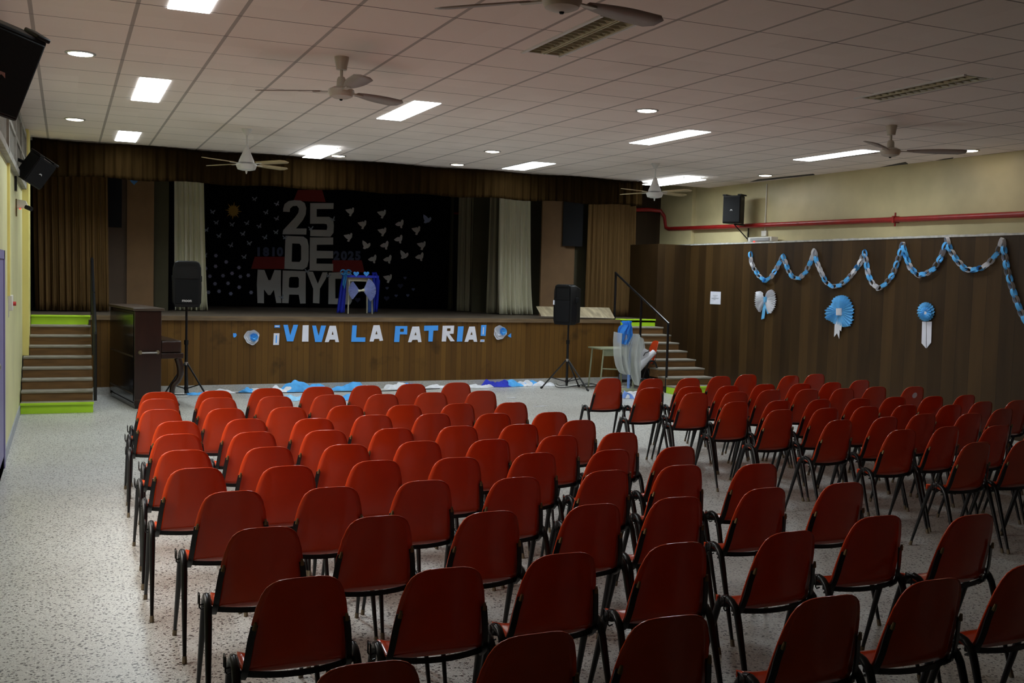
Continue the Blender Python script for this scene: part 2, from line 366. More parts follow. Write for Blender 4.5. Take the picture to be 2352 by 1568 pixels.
# ---------------------------------------------------------------- room dimensions
CZ = 3.328                     # ceiling
LX, RX, PX_ = -0.48, 10.15, 9.98   # left wall, upper right wall, face of the right-hand panelling
YB = -5.0                      # wall behind
STG = 1.05                     # stage floor
YC = 15.15                     # the tiled ceiling ends here
SX0, SX1 = 0.30, 8.45          # open stage front between the two stairs
def SY(x): return 14.70 + 0.045*x
YPR = 16.6                     # brown wall beside the stage opening
YBD = 19.0                     # black backdrop

# ================================================================ SETTING
struct(bx('floor', (LX-.3, YB-.2, -.12), (RX+.3, 15.6, 0), MT['floor']))
WY0, WY1, WZ0, WZ1 = 4.6, 8.2, 0.95, 2.25     # window added out of view to brighten the left aisle floor
struct(MB().box((LX-.2, YB, 0), (LX, WY0, 3.9)).box((LX-.2, WY1, 0), (LX, 20, 3.9)).box((LX-.2, WY0, 0), (LX, WY1, WZ0)).box((LX-.2, WY0, WZ1), (LX, WY1, 3.9)).build('wall_left', MT['yellow'], smooth=0))
wf = MB()
for y in (WY0, WY0+(WY1-WY0)/3, WY0+2*(WY1-WY0)/3, WY1-.05): wf.box((LX-.12, y, WZ0), (LX-.06, y+.05, WZ1))
for z in (WZ0, WZ1-.05): wf.box((LX-.12, WY0, z), (LX-.06, WY1, z+.05))
struct(wf.build('window_added', MT['fixture'], smooth=0))
dl = D.lights.new('daylight', 'AREA'); dl.shape = 'RECTANGLE'; dl.size = WY1-WY0; dl.size_y = WZ1-WZ0; dl.energy = DAY; dl.color = (1.0, 0.93, 0.86); dl.spread = math.radians(110)  # area lamp outside the added window, tilted down onto the aisle
do = D.objects.new('daylight', dl); COL.objects.link(do); do.location = (LX-.25, (WY0+WY1)/2, (WZ0+WZ1)/2)
do.rotation_euler = (PI/2-math.radians(38), 0, -PI/2)
struct(bx('wall_behind', (LX-.2, YB-.2, 0), (RX+.2, YB, 3.9), MT['back_panel']))
struct(bx('wall_right', (RX, YB, 0), (RX+.2, 20, 3.9), MT['yellow_right']))
# panelling: waist-high-plus boards standing proud of the right wall
PZ = 2.345
struct(bx('trim_1', (PX_, YB, 0), (RX-.001, YPR, PZ), MT['panel']))
# rough plaster edge along the top of the panelling
mb = MB(); rows = []
n = 120
for k in range(2):
    for kk in range(1): pass
pts = []
for i in range(n+1):
    y = YPR - (YPR-4.0)*i/n
    pts.append((y, PZ+0.016+0.018*random.random()*(0.4+0.6*i/n)))
mb.prism([[(PX_-.012, y, z) for y, z in pts] + [(PX_-.012, 4.0, PZ-.004), (PX_-.012, YPR, PZ-.004)]], (0.14, 0, 0))
struct(mb.build('trim_2', MT['plaster_edge'], smooth=0))
# right wall pilaster next to the stage
struct(bx('trim_3', (RX-.07, 15.55, PZ), (RX-.002, YPR, 3.7), MT['yellow_right']))
# grey painted base of the left wall, violet door
struct(bx('baseboard_left', (LX, YB, 0), (LX+.012, 14.0, 0.10), MT['grey_base']))
dr = bx('door_1', (LX, 8.55, 0), (LX+.012, 9.50, 1.74), MT['violet']); struct(dr)
fr_ = MB().box((LX, 9.50, 0), (LX+.02, 9.62, 1.81)).box((LX, 8.44, 0), (LX+.02, 8.55, 1.81)).box((LX, 8.44, 1.74), (LX+.02, 9.62, 1.81))
fr_.build('door_frame', MT['violet'], dr, smooth=0)
MB().lathe([(.0, 0), (.025, 0), (.03, .03), (.02, .05), (0, .05)], 12).build('door_handle', MT['steel'], dr).location = (LX+.012, 8.65, .9)
# weathered louvre windows under the ceiling on the left
wn_ = MB()
for y in [6.9+i*1.4 for i in range(6)]: wn_.box((LX, y-.04, 2.62), (LX+.05, y+.04, 3.27))
wn_.box((LX, 6.9, 3.21), (LX+.05, 13.9, 3.27)).box((LX, 6.9, 2.60), (LX+.05, 13.9, 2.66)).box((LX, 6.9, 2.91), (LX+.045, 13.9, 2.95))
w1 = struct(wn_.build('window_1', MT['vent_grey'], smooth=0))
mb = MB()
y = 6.96
while y < 13.9:
    mb.box((LX+.002, y, 2.66), (LX+.03, y+.035, 3.21)); y += .085
mb.build('louvre_slats', MT['vent_grey'], w1, smooth=0)
bx('louvre_gap', (LX+.001, 6.9, 2.62), (LX+.008, 13.9, 3.25), MT['vent_dark'], w1)
# yellow pilaster beside the stage stairs
pl = at(67, 500, Y=14.15)
struct(bx('wall_pilaster', (LX, 13.95, 0.588), (pl.x, 14.6, CZ), MT['yellow_strong']))
struct(bx('wall_stage_left', (LX, 14.6, 0), (LX+.02, 20, 3.9), MT['void']))

# light positions (x0, x1, y0, y1, kind)
LIGHTS = [(.585, .845, 5.68, 6.96, 'lit'), (.585, .845, 9.56, 10.90, 'lit'), (.585, .845, 13.42, 14.50, 'lit'),
          (3.00, 3.27, 9.41, 10.70, 'lit'), (3.02, 3.28, 13.34, 14.52, 'drop'),
          (6.13, 6.41, 9.57, 10.86, 'lit'), (6.02, 6.38, 13.38, 14.50, 'lit'),
          (8.68, 8.95, 9.78, 11.06, 'lit'), (8.72, 9.08, 13.64, 14.98, 'drop'),
          (3.04, 3.33, 5.77, 6.97, 'off'), (6.26, 6.53, 5.98, 7.16, 'off')]
xs = sorted({LX-.2, RX+.2} | {v for l in LIGHTS for v in l[:2]})
ys = sorted({YB-.2, YC} | {v for l in LIGHTS for v in l[2:4]})
mb = MB()
for i in range(len(xs)-1):
    for j in range(len(ys)-1):
        cx, cy = (xs[i]+xs[i+1])/2, (ys[j]+ys[j+1])/2
        if any(a < cx < b and c < cy < d for a, b, c, d, _ in LIGHTS): continue
        mb.box((xs[i], ys[j], CZ), (xs[i+1], ys[j+1], CZ+.03))
ce = mb.build('ceiling', MT['ceiling'], smooth=0); struct(ce)
struct(bx('ceiling_void', (LX-.2, YB-.2, 3.62), (RX+.2, 20, 3.9), MT['vent_dark']))
# broken edge tiles: dark gaps along the right wall
for k, (a, b, c, d) in enumerate([((1722, 418), (1872, 402), (1868, 399), (1740, 412)), ((2022, 384), (2090, 377), (2080, 372), (2040, 380)), ((2160, 370), (2205, 366), (2190, 362), (2168, 365)), ((2272, 358), (2340, 354), (2320, 350), (2285, 353))]):
    L_ = [at(*p, Z=CZ-.003) for p in (a, b, c, d)]
    for p in L_: p.x = min(p.x, RX-.01)
    struct(MB().prism([L_], (0, 0, .002)).build('trim_%d' % (4+k), MT['vent_dark'], smooth=0))

# ---------------------------------------------------------------- light fixtures
def fixture(x0, x1, y0, y1, kind, label, k=1.0):
    t = empty('ceiling_light', label, 'ceiling light', ((x0+x1)/2, (y0+y1)/2, CZ), 0, 'recessed rectangular ceiling lights')
    hx, hy = (x1-x0)/2, (y1-y0)/2; e = .012
    h = MB()
    h.box((-hx, -hy, .0), (-hx+e, hy, .13)).box((hx-e, -hy, 0), (hx, hy, .13)).box((-hx, -hy, 0), (hx, -hy+e, .13)).box((-hx, hy-e, 0), (hx, hy, .13)).box((-hx, -hy, .13), (hx, hy, .14))
    h.build('housing', MT['fixture'], t, smooth=0)
    if kind in ('lit', 'drop'):
        z = -.004 if kind == 'lit' else -.045
        dfs = bx('diffuser', (-hx+.004, -hy+.004, z), (hx-.004, hy-.004, z+.006), MT['tube_light'], t)
        la = D.lights.new('fluorescent_beam', 'AREA'); la.shape = 'RECTANGLE'; la.size = 2*hx-.02; la.size_y = 2*hy-.02
        la.energy = PANEL_W*k; la.color = (0.84, 0.96, 1.0); la.spread = math.radians(150)
        lo = D.objects.new('fluorescent_beam', la); COL.objects.link(lo); lo.parent = t; lo.location = (0, 0, z-.003)
        if kind == 'drop':
            bx('glow_shield', (-hx+.03, -hy+.01, z+.0065), (hx-.004, hy-.01, z+.014), MT['fixture'], t)  # plate added to block the dropped diffuser's upward glow
            for sx in (-1, 1):
                MB().box((sx*(hx-.03)-.008, -hy+.1, z), (sx*(hx-.03)+.008, -hy+.13, .02)).build('hinge_arm', MT['steel'], t, smooth=0)
            MB().tube([(-hx*.5, -hy+.06, .06), (-hx*.5, hy-.06, .06)], .013, 10).build('fluorescent_tube', MT['tube_light'], t)
            MB().tube([(hx*.5, -hy+.06, .06), (hx*.5, hy-.06, .06)], .013, 10).build('fluorescent_tube', MT['tube_light'], t)
    else:
        for sx in (-1, 1):
            MB().tube([(sx*hx*.5, -hy+.05, .085), (sx*hx*.5, hy-.05, .085)], .013, 8).build('fluorescent_tube', MT['fixture'], t)
            # V shaped reflector side with teeth: a row of cross louvers
            mb = MB()
            k = 16
            for i in range(k):
                yy = -hy+.03+(2*hy-.06)*i/(k-1)
                mb.prism([[(sx*hx*.5-.058, yy, .0), (sx*hx*.5+.058, yy, .0), (sx*hx*.5+.03, yy+.03, .05), (sx*hx*.5-.03, yy+.03, .05)]], (0, .004, 0))
            mb.box((sx*hx*.5-.062, -hy+.012, -.004), (sx*hx*.5-.056, hy-.012, .055)).box((sx*hx*.5+.056, -hy+.012, -.004), (sx*hx*.5+.062, hy-.012, .055))
            mb.build('louver', MT['louver'], t, smooth=0)
        MB().box((-hx-.02, -hy-.01, -.012), (-hx+.004, hy+.01, .0)).box((hx-.004, -hy-.01, -.006), (hx+.012, hy+.01, .0)).build('frame', MT['fixture'], t, smooth=0)
    return t
LAB = ['lit square-looking ceiling light at the very top edge, above the left aisle', 'lit ceiling light over the left aisle, middle of its column of three',
       'lit ceiling light over the left aisle, nearest the pelmet', 'lit ceiling light between the two cream fans, left of centre', 'lit ceiling light with dropped diffuser against the pelmet, left of centre',
       'lit ceiling light right of centre, in the row away from the pelmet', 'lit ceiling light right of centre, against the pelmet', 'lit ceiling light beside the fan near the right wall',
       'lit ceiling light with dropped diffuser behind the white fan at right', 'unlit louvred ceiling light under the fan blade at the top edge', 'unlit louvred ceiling light high at the right']
# beam strength per fixture, tuned to the brightness of the walls nearby
for l, lb, k in zip(LIGHTS, LAB, (1.1, 1.0, 1.3, 1.0, 1.0, .85, 1.0, .3, 1.4, 0, 0)): fixture(*l, lb, k)
DOWN = [((185, 122), 'round downlight near the loudspeaker at the upper left'), ((172, 273), 'round downlight over the left aisle, nearer the stage'),
        ((1486, 253), 'round downlight in the middle of the ceiling, nearer the camera'), ((1131, 347), 'round downlight in the middle of the ceiling, nearer the pelmet'),
        ((2227, 345), 'round downlight by the right wall, right of the fan'), ((1758, 402), 'round downlight by the right wall, left of the long lit panel'),
        ((1043, 379), 'round downlight just above the pelmet, right of centre'), ((765, 362), 'round downlight just above the pelmet beside the dropped diffuser')]
for (px, lb) in DOWN:
    p = at(*px, Z=CZ)
    p.y = min(p.y, 14.35)
    t = empty('downlight', lb, 'downlight', p, 0, 'round ceiling downlights')
    MB().lathe([(.088, 0), (.112, 0), (.112, -.006), (.10, -.012), (.088, -.006)], 28).build('trim_ring', MT['steel'], t)
    MB().lathe([(0, -.004), (.09, -.004), (.088, -.010), (.05, -.016), (0, -.018)], 28).build('lens', MT['down_light'], t)

# ---------------------------------------------------------------- stage
sd = empty('stage', 'brown boarded stage with terrazzo plinth across the end of the hall', 'stage', (4, 15, 0))
def stage_prism(z0, z1, back, off=0.0):
    return MB().prism([[(-.45, SY(-.45)+off+.02, z0), (9.9, SY(9.9)+off+.02, z0), (9.9, back, z0), (-.45, back, z0)]], (0, 0, z1-z0))
def world_child(ob, par):
    ob.location = Vector(ob.location) - Vector(par.location); ob.parent = par; return ob
# deck with the two stair wells left out
mb = MB()
mb.prism([[(SX0, SY(SX0), STG-.05), (SX1, SY(SX1), STG-.05), (SX1, 19.48, STG-.05), (SX0, 19.48, STG-.05)]], (0, 0, .05))
mb.prism([[(LX+.03, 14.72, STG-.05), (SX0, 14.72, STG-.05), (SX0, 19.48, STG-.05), (LX+.03, 19.48, STG-.05)]], (0, 0, .05))
mb.prism([[(SX1, 15.36, STG-.05), (9.31, 15.36, STG-.05), (9.31, 19.48, STG-.05), (SX1, 19.48, STG-.05)]], (0, 0, .05))
world_child(mb.build('deck', MT['deck'], smooth=0), sd)
world_child(MB().prism([[(SX0, SY(SX0), .10), (SX1, SY(SX1), .10), (SX1, SY(SX1)+.06, .10), (SX0, SY(SX0)+.06, .10)]], (0, 0, STG-.15)).build('front_panel', MT['stage_front'], smooth=0), sd)
world_child(MB().prism([[(SX0, SY(SX0)-.015, 0), (SX1, SY(SX1)-.015, 0), (SX1, SY(SX1)+.06, 0), (SX0, SY(SX0)+.06, 0)]], (0, 0, .10)).build('plinth', MT['plinth'], smooth=0), sd)
world_child(MB().prism([[(SX0, SY(SX0)-.02, STG-.055), (SX1, SY(SX1)-.02, STG-.055), (SX1, SY(SX1)+.05, STG-.055), (SX0, SY(SX0)+.05, STG-.055)]], (0, 0, .06)).build('nosing', MT['nosing'], smooth=0), sd)
world_child(bx('side_panel', (SX0-.02, 14.5, 0), (SX0, 15.2, STG-.05), MT['stringer']), sd)
world_child(bx('side_panel', (SX1, SY(SX1), 0), (SX1+.02, 15.6, STG-.05), MT['stringer']), sd)
# stage house
struct(bx('wall_stair_end', (9.32, 15.38, 0), (PX_-.001, YPR, PZ), MT['panel_end']))
struct(bx('wall_stage_back', (LX, 19.5, 0), (RX, 19.7, 3.9), MT['void']))
struct(bx('wall_proscenium_right', (9.25, YPR, 0), (RX, YPR+.1, 3.7), MT['back_panel']))
struct(bx('wall_stage_right', (RX-.03, YPR+.1, STG), (RX-.001, 19.5, 3.7), MT['void']))
struct(bx('ceiling_stage', (LX, YC, 3.5), (8.6, 19.6, 3.56), MT['void']))

# ---------------------------------------------------------------- stairs
def stairs(name, label, x0, x1, fronts, tops, depth_end, xs_top=None):
    t = empty(name, label, 'staircase', ((x0+x1)/2, fronts[0], 0))
    o = Vector(t.location)
    zb = 0
    for i, (y, z) in enumerate(zip(fronts, tops)):
        ynext = fronts[i+1] if i+1 < len(fronts) else depth_end
        a, b = x0, x1
        if xs_top and i >= xs_top[0]: a = xs_top[1]
        lime = i in (0, len(fronts)-1)
        r = MB().box((a-o.x, y-o.y, zb), (b-o.x, ynext-o.y+.02, z-.025)).build('riser', MT['lime' if lime else 'riser'], t, smooth=0)
        tr = MB().box((a-o.x-.004, y-o.y-.02, z-.025), (b-o.x+.004, ynext-o.y+.02, z)).build('tread', MT['lime' if i == len(fronts)-1 else 'tread'], t, smooth=0, bevel=.006)
        if i == 0:
            MB().box((a-o.x-.006, y-o.y-.026, z-.022), (b-o.x+.006, y-o.y+.012, z+.003)).build('nosing', MT['lime'], t, smooth=0)
        zb = z-.025
    return t
LT = [0.119+0.1165*i for i in range(9)]; LT[-1] = STG+.004
LF = [12.95+0.215*i for i in range(9)]
stairs('staircase', 'brown wooden stairs at the left end of the stage, lime green bottom and top risers', LX+.014, .30, LF, LT, 14.72, (5, pl.x+.005))
RF = [13.32+0.255*i for i in range(9)]
stairs('staircase', 'brown wooden stairs at the right end of the stage beside the panelled wall', 8.47, 9.30, RF, LT, 15.40)
def railing(label, pts_post, top, x):
    t = empty('handrail', label, 'handrail', (x, pts_post[0][0], 0))
    oy = pts_post[0][0]
    for y, z0, z1 in pts_post:
        MB().tube([(0, y-oy, z0), (0, y-oy, z1)], .019, 8).build('post', MT['black_metal'], t)
    MB().tube([(0, y-oy, z) for y, z in top], .018, 8).build('rail', MT['black_metal'], t)
    return t
hl = at(207, 760, Y=13.6).x
railing('black metal handrail on the left stairs, seen end-on beside the piano', [(13.1, .12, .92), (13.95, .59, 1.38), (14.85, STG, 1.80)], [(13.05, .92), (14.85, 1.80)], .325)
railing('black metal handrail on the right stairs beside the tulle decoration', [(13.62, 0, 1.06), (14.45, .60, 1.44), (15.32, STG, 1.83)], [(13.60, 1.06), (15.34, 1.83)], 8.48)

# ---------------------------------------------------------------- pelmet and curtains
def cloth(name, label, cat, m, top0, top1, bot0, bot1, folds, amp, nx=160, nz=14, solid=0.004, wav=0.0, seed=1, group=None, flare=0.0):
    """hanging cloth between a top and a bottom edge, with folds that deepen downwards"""
    rnd = random.Random(seed)
    ph = [rnd.uniform(0, 6.28) for _ in range(4)]
    t0, t1, b0, b1 = map(Vector, (top0, top1, bot0, bot1))
    rows = []
    for i in range(nz+1):
        v = i/nz; row = []
        for j in range(nx+1):
            u = j/nx
            p = (t0.lerp(t1, u)).lerp(b0.lerp(b1, u), v)
            f = math.sin(2*PI*folds*u+ph[0]+.5*math.sin(v*2+ph[1])) + .45*math.sin(2*PI*folds*2.3*u+ph[2]) + .3*math.sin(2*PI*folds*.37*u+ph[3])
            p = p + Vector((0.3*amp*math.cos(2*PI*folds*u+ph[0]), -amp*(.55+.45*v)*f - flare*v**6*(1+.5*f), 0))
            if wav: p.z += wav*(v*math.sin(2*PI*folds*.13*u+ph[1]) + (1-v)*.6*math.sin(2*PI*folds*.09*u+ph[2]))
            row.append(p)
        rows.append(row)
    o = (t0+t1+b0+b1)/4; o.z = min(b0.z, b1.z)
    ob = MB().grid(rows).build(name, m, smooth=180, solid=solid, origin=o)
    return tag(ob, label, cat, group)
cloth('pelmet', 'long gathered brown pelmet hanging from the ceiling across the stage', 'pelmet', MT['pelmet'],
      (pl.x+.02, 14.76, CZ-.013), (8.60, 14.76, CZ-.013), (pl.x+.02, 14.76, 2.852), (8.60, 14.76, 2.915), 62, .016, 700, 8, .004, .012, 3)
# short return of the pelmet at its right end
bx('pelmet_return', (8.59, 14.79, 2.93), (8.605, 15.10, CZ-.004), MT['pelmet']).parent = D.objects['pelmet']
D.objects['pelmet_return'].location = -Vector(D.objects['pelmet'].location)
def P2(a, b, Y): return at(a, b, Y=Y)
def curtain(label, m, xt0, xt1, xb0, xb1, ztop, Y, folds, amp, seed, zb=STG+.012, group=None, flare=0.0):
    A = at(xt0, 440, Y=Y).x; B = at(xt1, 440, Y=Y).x; C = at(xb0, 712, Y=Y).x; E_ = at(xb1, 712, Y=Y).x
    return cloth('curtain', label, 'curtain', m, (A, Y, ztop), (B, Y, ztop), (C, Y, zb), (E_, Y, zb), folds, amp, 140, 16, .004, 0, seed, group, flare)
curtain('brown side curtain above the left stairs', MT['velvet'], 74, 247, 82, 252, 3.48, 15.95, 11, .035, 5)
curtain('brown side curtain behind the right handrail', MT['velvet'], 1352, 1461, 1342, 1456, 3.48, 16.35, 9, .03, 8)
curtain('off-white curtain at the left of the stage opening, behind the loudspeaker', MT['white_curtain'], 401, 467, 402, 476, 3.48, 16.8, 6, .035, 11, group='white curtains', flare=.08)
curtain('off-white curtain at the right of the stage opening', MT['white_curtain'], 1146, 1216, 1142, 1216, 3.48, 16.75, 6, .04, 14, group='white curtains', flare=.06)
curtain('dim beige leg curtain just left of the right white curtain', MT['beige_leg'], 1126, 1150, 1116, 1146, 3.48, 17.0, 2, .02, 15)
curtain('dim beige leg curtain at the right edge of the black backdrop', MT['beige_leg'], 1054, 1094, 1048, 1090, 3.48, 17.8, 3, .02, 16)
curtain('narrow grey curtain edge hanging in front of the backdrop at right', MT['flat_olive'], 1037, 1043, 1029, 1040, 3.48, 18.6, 1, .01, 17)
def flat(label, m, x0, x1, Y, z1=3.48, z0=STG, y0=440, name='stage_flat', cat='stage flat', th=.04, group='painted stage flats'):
    a, b = at(x0, y0, Y=Y).x, at(x1, y0, Y=Y).x
    o = MB().box((a, Y, z0+.001), (b, Y+th, z1)).build(name, m, smooth=0, origin=((a+b)/2, Y, z0))
    return tag(o, label, cat, group)
flat('dull brown stage flat between the left brown curtain and the lighter flat', MT['flat_dim'], 240, 296, 16.5)
flat('lighter brown stage flat under the blue heart', MT['flat_brown'], 292, 354, 16.45)
flat('olive stage flat between the lighter brown flat and the left white curtain', MT['flat_olive'], 352, 388, 16.6)
flat('black masking flat behind the left white curtain', MT['void'], 386, 470, 17.2, group=None)
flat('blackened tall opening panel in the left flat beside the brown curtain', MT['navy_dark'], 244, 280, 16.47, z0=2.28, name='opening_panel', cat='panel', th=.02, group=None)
flat('very dark brown flat right of the right white curtain', MT['flat_olive'], 1212, 1252, 17.0)
flat('brown stage flat behind the right loudspeaker', MT['flat_brown'], 1248, 1302, 16.5, z1=3.08)
flat('short brown stage flat below the dark opening at right', MT['flat_brown'], 1296, 1324, 16.55, z1=2.30)
flat('dark flat edge beside the right brown curtain', MT['flat_olive'], 1322, 1356, 16.6)
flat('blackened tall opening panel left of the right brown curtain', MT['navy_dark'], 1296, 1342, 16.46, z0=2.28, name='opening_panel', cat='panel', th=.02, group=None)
flat('dark masking flat between the two beige leg curtains', MT['flat_olive'], 1090, 1132, 17.6, group=None)
flat('black masking flat at the back right of the stage', MT['void'], 1040, 1385, 18.9, group=None)
# backdrop
a, b = at(380, 440, Y=YBD).x, at(1042, 440, Y=YBD).x
cloth('backdrop', 'large black backdrop cloth covered with paper cut-outs', 'backdrop', MT['backdrop'], (a, YBD+.03, 3.49), (b, YBD+.03, 3.49), (a, YBD+.03, STG+.02), (b, YBD+.03, STG+.02), 9, .010, 160, 6, .004, 0, 21)
o = MB().tube([at(1041, 489, Y=18.75), Vector((RX-.03, 18.75, at(1056, 489, Y=18.75).z))], .028, 10)
tag(o.build('pipe', MT['pipe_red'], origin=at(1048, 489, Y=18.75)), 'short bit of red pipe glimpsed right of the black backdrop', 'pipe')
# plank lying at the stage edge
pa = [at(1232, 706, Y=15.42), at(1400, 709, Y=15.42), at(1412, 731, Y=15.10), at(1243, 726, Y=15.10)]
pa[2].z = max(pa[2].z, STG+.012); pa[3].z = max(pa[3].z, STG+.012)
o = MB().prism([pa], (0, .012, .02))
tag(o.build('board', MT['marble'], smooth=0, origin=pa[3]), 'streaked beige board tilted on the stage edge behind the right loudspeaker', 'board')

# ---------------------------------------------------------------- paper letters on the stage front
SN = Vector((0.045, -1, 0)).normalized()             # outward normal of the stage front
SP0 = Vector((0, SY(0), 0)) + SN*.004
def crop(ox, oy, s): return lambda p: (ox+p[0]*s, oy+p[1]*s)
cA = crop(520, 720, 340/2352); cB = crop(850, 720, 350/2352)
def on_front(pts, c): return [onplane(*c(p), SP0, SN) for p in pts]
def letter(name, label, m, c, loops, extra=None, group='paper letters on the stage front', cat='paper letter'):
    L_ = [on_front(l, c) for l in loops]
    o = sum(L_[0], Vector())/len(L_[0])
    ob = tag(MB().prism(L_, SN*.006).build(name, m, smooth=0, origin=o), label, cat, group)
    for nm, mm, lp in extra or []:
        q = [p+SN*.007 for p in on_front(lp, c)]
        ch = MB().prism([q], SN*.002).build(nm, mm, smooth=0, origin=o); ch.location = (0, 0, 0); ch.parent = ob
    return ob
BC, WC = MT['blue_card'], MT['white_card']
t = empty('paper_letter', 'white and blue opening exclamation mark on the stage front', 'paper letter', (0, 0, 0), 0, 'paper letters on the stage front')
def mark(c, bar, bin_, dot, din, cols, label, tt):
    o = sum(on_front(bar, c), Vector())/4; tt.location = o
    for nm, l, mm, li, mi in (('bar', bar, cols[0], bin_, cols[1]), ('dot', dot, cols[2], din, cols[3])):
        q = MB().prism([on_front(l, c)], SN*.006).build(nm, mm, tt, smooth=0, origin=o); q.location = (0, 0, 0)
        r = MB().prism([[p+SN*.007 for p in on_front(li, c)]], SN*.002).build('inlay', mi, q, smooth=0, origin=o); r.location = (0, 0, 0)
mark(cA, [(752, 312), (843, 312), (832, 497), (743, 497)], [(785, 342), (803, 342), (797, 465), (778, 465)], [(765, 183), (850, 183), (850, 222), (762, 222)], [(775, 194), (835, 194), (832, 209), (774, 209)], (WC, BC, BC, WC), '', t)
letter('paper_letter', 'blue paper letter V beginning VIVA', BC, cA, [[(905, 178), (975, 178), (1012, 345), (1065, 178), (1138, 178), (1060, 440), (960, 440)]])
letter('paper_letter', 'white paper letter I in VIVA', WC, cA, [[(1212, 186), (1306, 184), (1302, 444), (1200, 444)]])
letter('paper_letter', 'second blue paper letter V in VIVA', BC, cA, [[(1362, 190), (1422, 190), (1465, 355), (1505, 190), (1582, 190), (1512, 450), (1410, 450)]])
letter('paper_letter', 'white paper letter A ending VIVA', WC, cA, [[(1640, 193), (1738, 193), (1787, 452), (1730, 452), (1725, 412), (1640, 412), (1622, 452), (1563, 452)], [(1688, 275), (1702, 335), (1670, 335)]])
letter('paper_letter', 'blue paper letter L in LA', BC, cA, [[(2000, 187), (2070, 187), (2058, 378), (2207, 378), (2203, 447), (1983, 447)]])
letter('paper_letter', 'white paper letter A in LA', WC, cB, [[(52, 180), (145, 178), (200, 415), (147, 422), (138, 388), (65, 390), (50, 430), (-9, 430)], [(97, 262), (114, 318), (80, 320)]])
letter('paper_letter', 'blue paper letter P beginning PATRIA', BC, cB, [[(390, 192), (575, 192), (570, 320), (458, 318), (448, 437), (370, 437)], [(465, 232), (522, 232), (518, 280), (460, 280)]])
letter('paper_letter', 'white paper letter A after P in PATRIA', WC, cB, [[(652, 200), (757, 198), (792, 438), (742, 440), (732, 403), (652, 405), (635, 440), (585, 440)], [(702, 278), (716, 332), (684, 335)]])
letter('paper_letter', 'blue paper letter T in PATRIA', BC, cB, [[(835, 187), (1050, 183), (1047, 258), (975, 262), (963, 430), (898, 430), (905, 262), (832, 265)]])
letter('paper_letter', 'white paper letter R in PATRIA', WC, cB, [[(1120, 188), (1297, 185), (1287, 310), (1222, 312), (1305, 425), (1240, 428), (1180, 330), (1170, 430), (1105, 430)], [(1188, 227), (1242, 227), (1238, 268), (1185, 268)]])
letter('paper_letter', 'blue paper letter I in PATRIA', BC, cB, [[(1357, 197), (1443, 195), (1420, 430), (1337, 432)]])
letter('paper_letter', 'white paper letter A ending PATRIA', WC, cB, [[(1530, 200), (1615, 198), (1652, 435), (1602, 435), (1590, 400), (1525, 402), (1510, 435), (1457, 435)], [(1567, 275), (1582, 328), (1546, 328)]])
t = empty('paper_letter', 'blue and white closing exclamation mark on the stage front', 'paper letter', (0, 0, 0), 0, 'paper letters on the stage front')
mark(cB, [(1715, 178), (1793, 175), (1780, 345), (1705, 342)], [(1740, 210), (1755, 210), (1750, 318), (1733, 318)], [(1702, 400), (1765, 400), (1762, 437), (1697, 437)], [(1712, 412), (1752, 412), (1752, 424), (1710, 424)], (BC, WC, WC, BC), '', t)
letter('paper_heart', 'small blue half heart left of the paper flower at the left', BC, cA, [[(107, 308), (125, 314), (150, 310), (165, 340), (145, 372), (115, 380), (105, 350)]], None, 'little hearts on the stage front', 'paper heart')
letter('paper_heart', 'small blue half heart right of the paper flower at the right', BC, cB, [[(2175, 303), (2123, 340), (2140, 358), (2175, 370)]], None, 'little hearts on the stage front', 'paper heart')
def paper_rose(label, c, ctr, r, ctr2, r2, seed):
    rnd = random.Random(seed)
    o = onplane(*c(ctr), SP0, SN); k = (onplane(*c((ctr[0]+r, ctr[1])), SP0, SN)-o).length; k2 = k*r2/r
    o2 = onplane(*c(ctr2), SP0, SN)-o
    ux = Vector((SN.y, -SN.x, 0)) * -1; uz = Vector((0, 0, 1))
    t = empty('paper_flower', label, 'paper flower', o, 0, 'crepe paper flowers on the stage front')
    def petals(name, m, cen, R, turns, h0, h1):
        mb = MB()
        for q in range(turns):
            rr = R*(1-.26*q); rows = []
            ph = rnd.uniform(0, 6)
            for i in range(5):
                v = i/4; row = []
                for j in range(36):
                    a = 2*PI*j/36
                    wob = 1+.06*math.sin(3*a+ph)+.04*math.sin(7*a+ph*2)
                    rad = rr*(.45+.55*math.sqrt(v))*wob
                    row.append(cen+ux*math.cos(a)*rad+uz*math.sin(a)*rad+SN*(h0+(h1-h0)*(q/max(1, turns-1))+.028*v*(1-.2*q)))
                rows.append(row)
            mb.grid(rows, closed=True)
        mb.prism([[cen+ux*math.cos(2*PI*j/16)*R*.62+uz*math.sin(2*PI*j/16)*R*.62 for j in range(16)]], SN*(h0+.008))
        return mb.build(name, m, t, smooth=180)
    petals('outer_petals', MT['white_paper'], Vector(), k, 3, .0, .02)
    petals('inner_petals', MT['blue_paper'], o2, k2, 3, .022, .045)
paper_rose('white crepe flower with blue heart, left end of the stage lettering', cA, (398, 372), 118, (428, 372), 64, 2)
paper_rose('white crepe flower with blue centre, right end of the stage lettering', cB, (1995, 290), 98, (2036, 272), 52, 4)

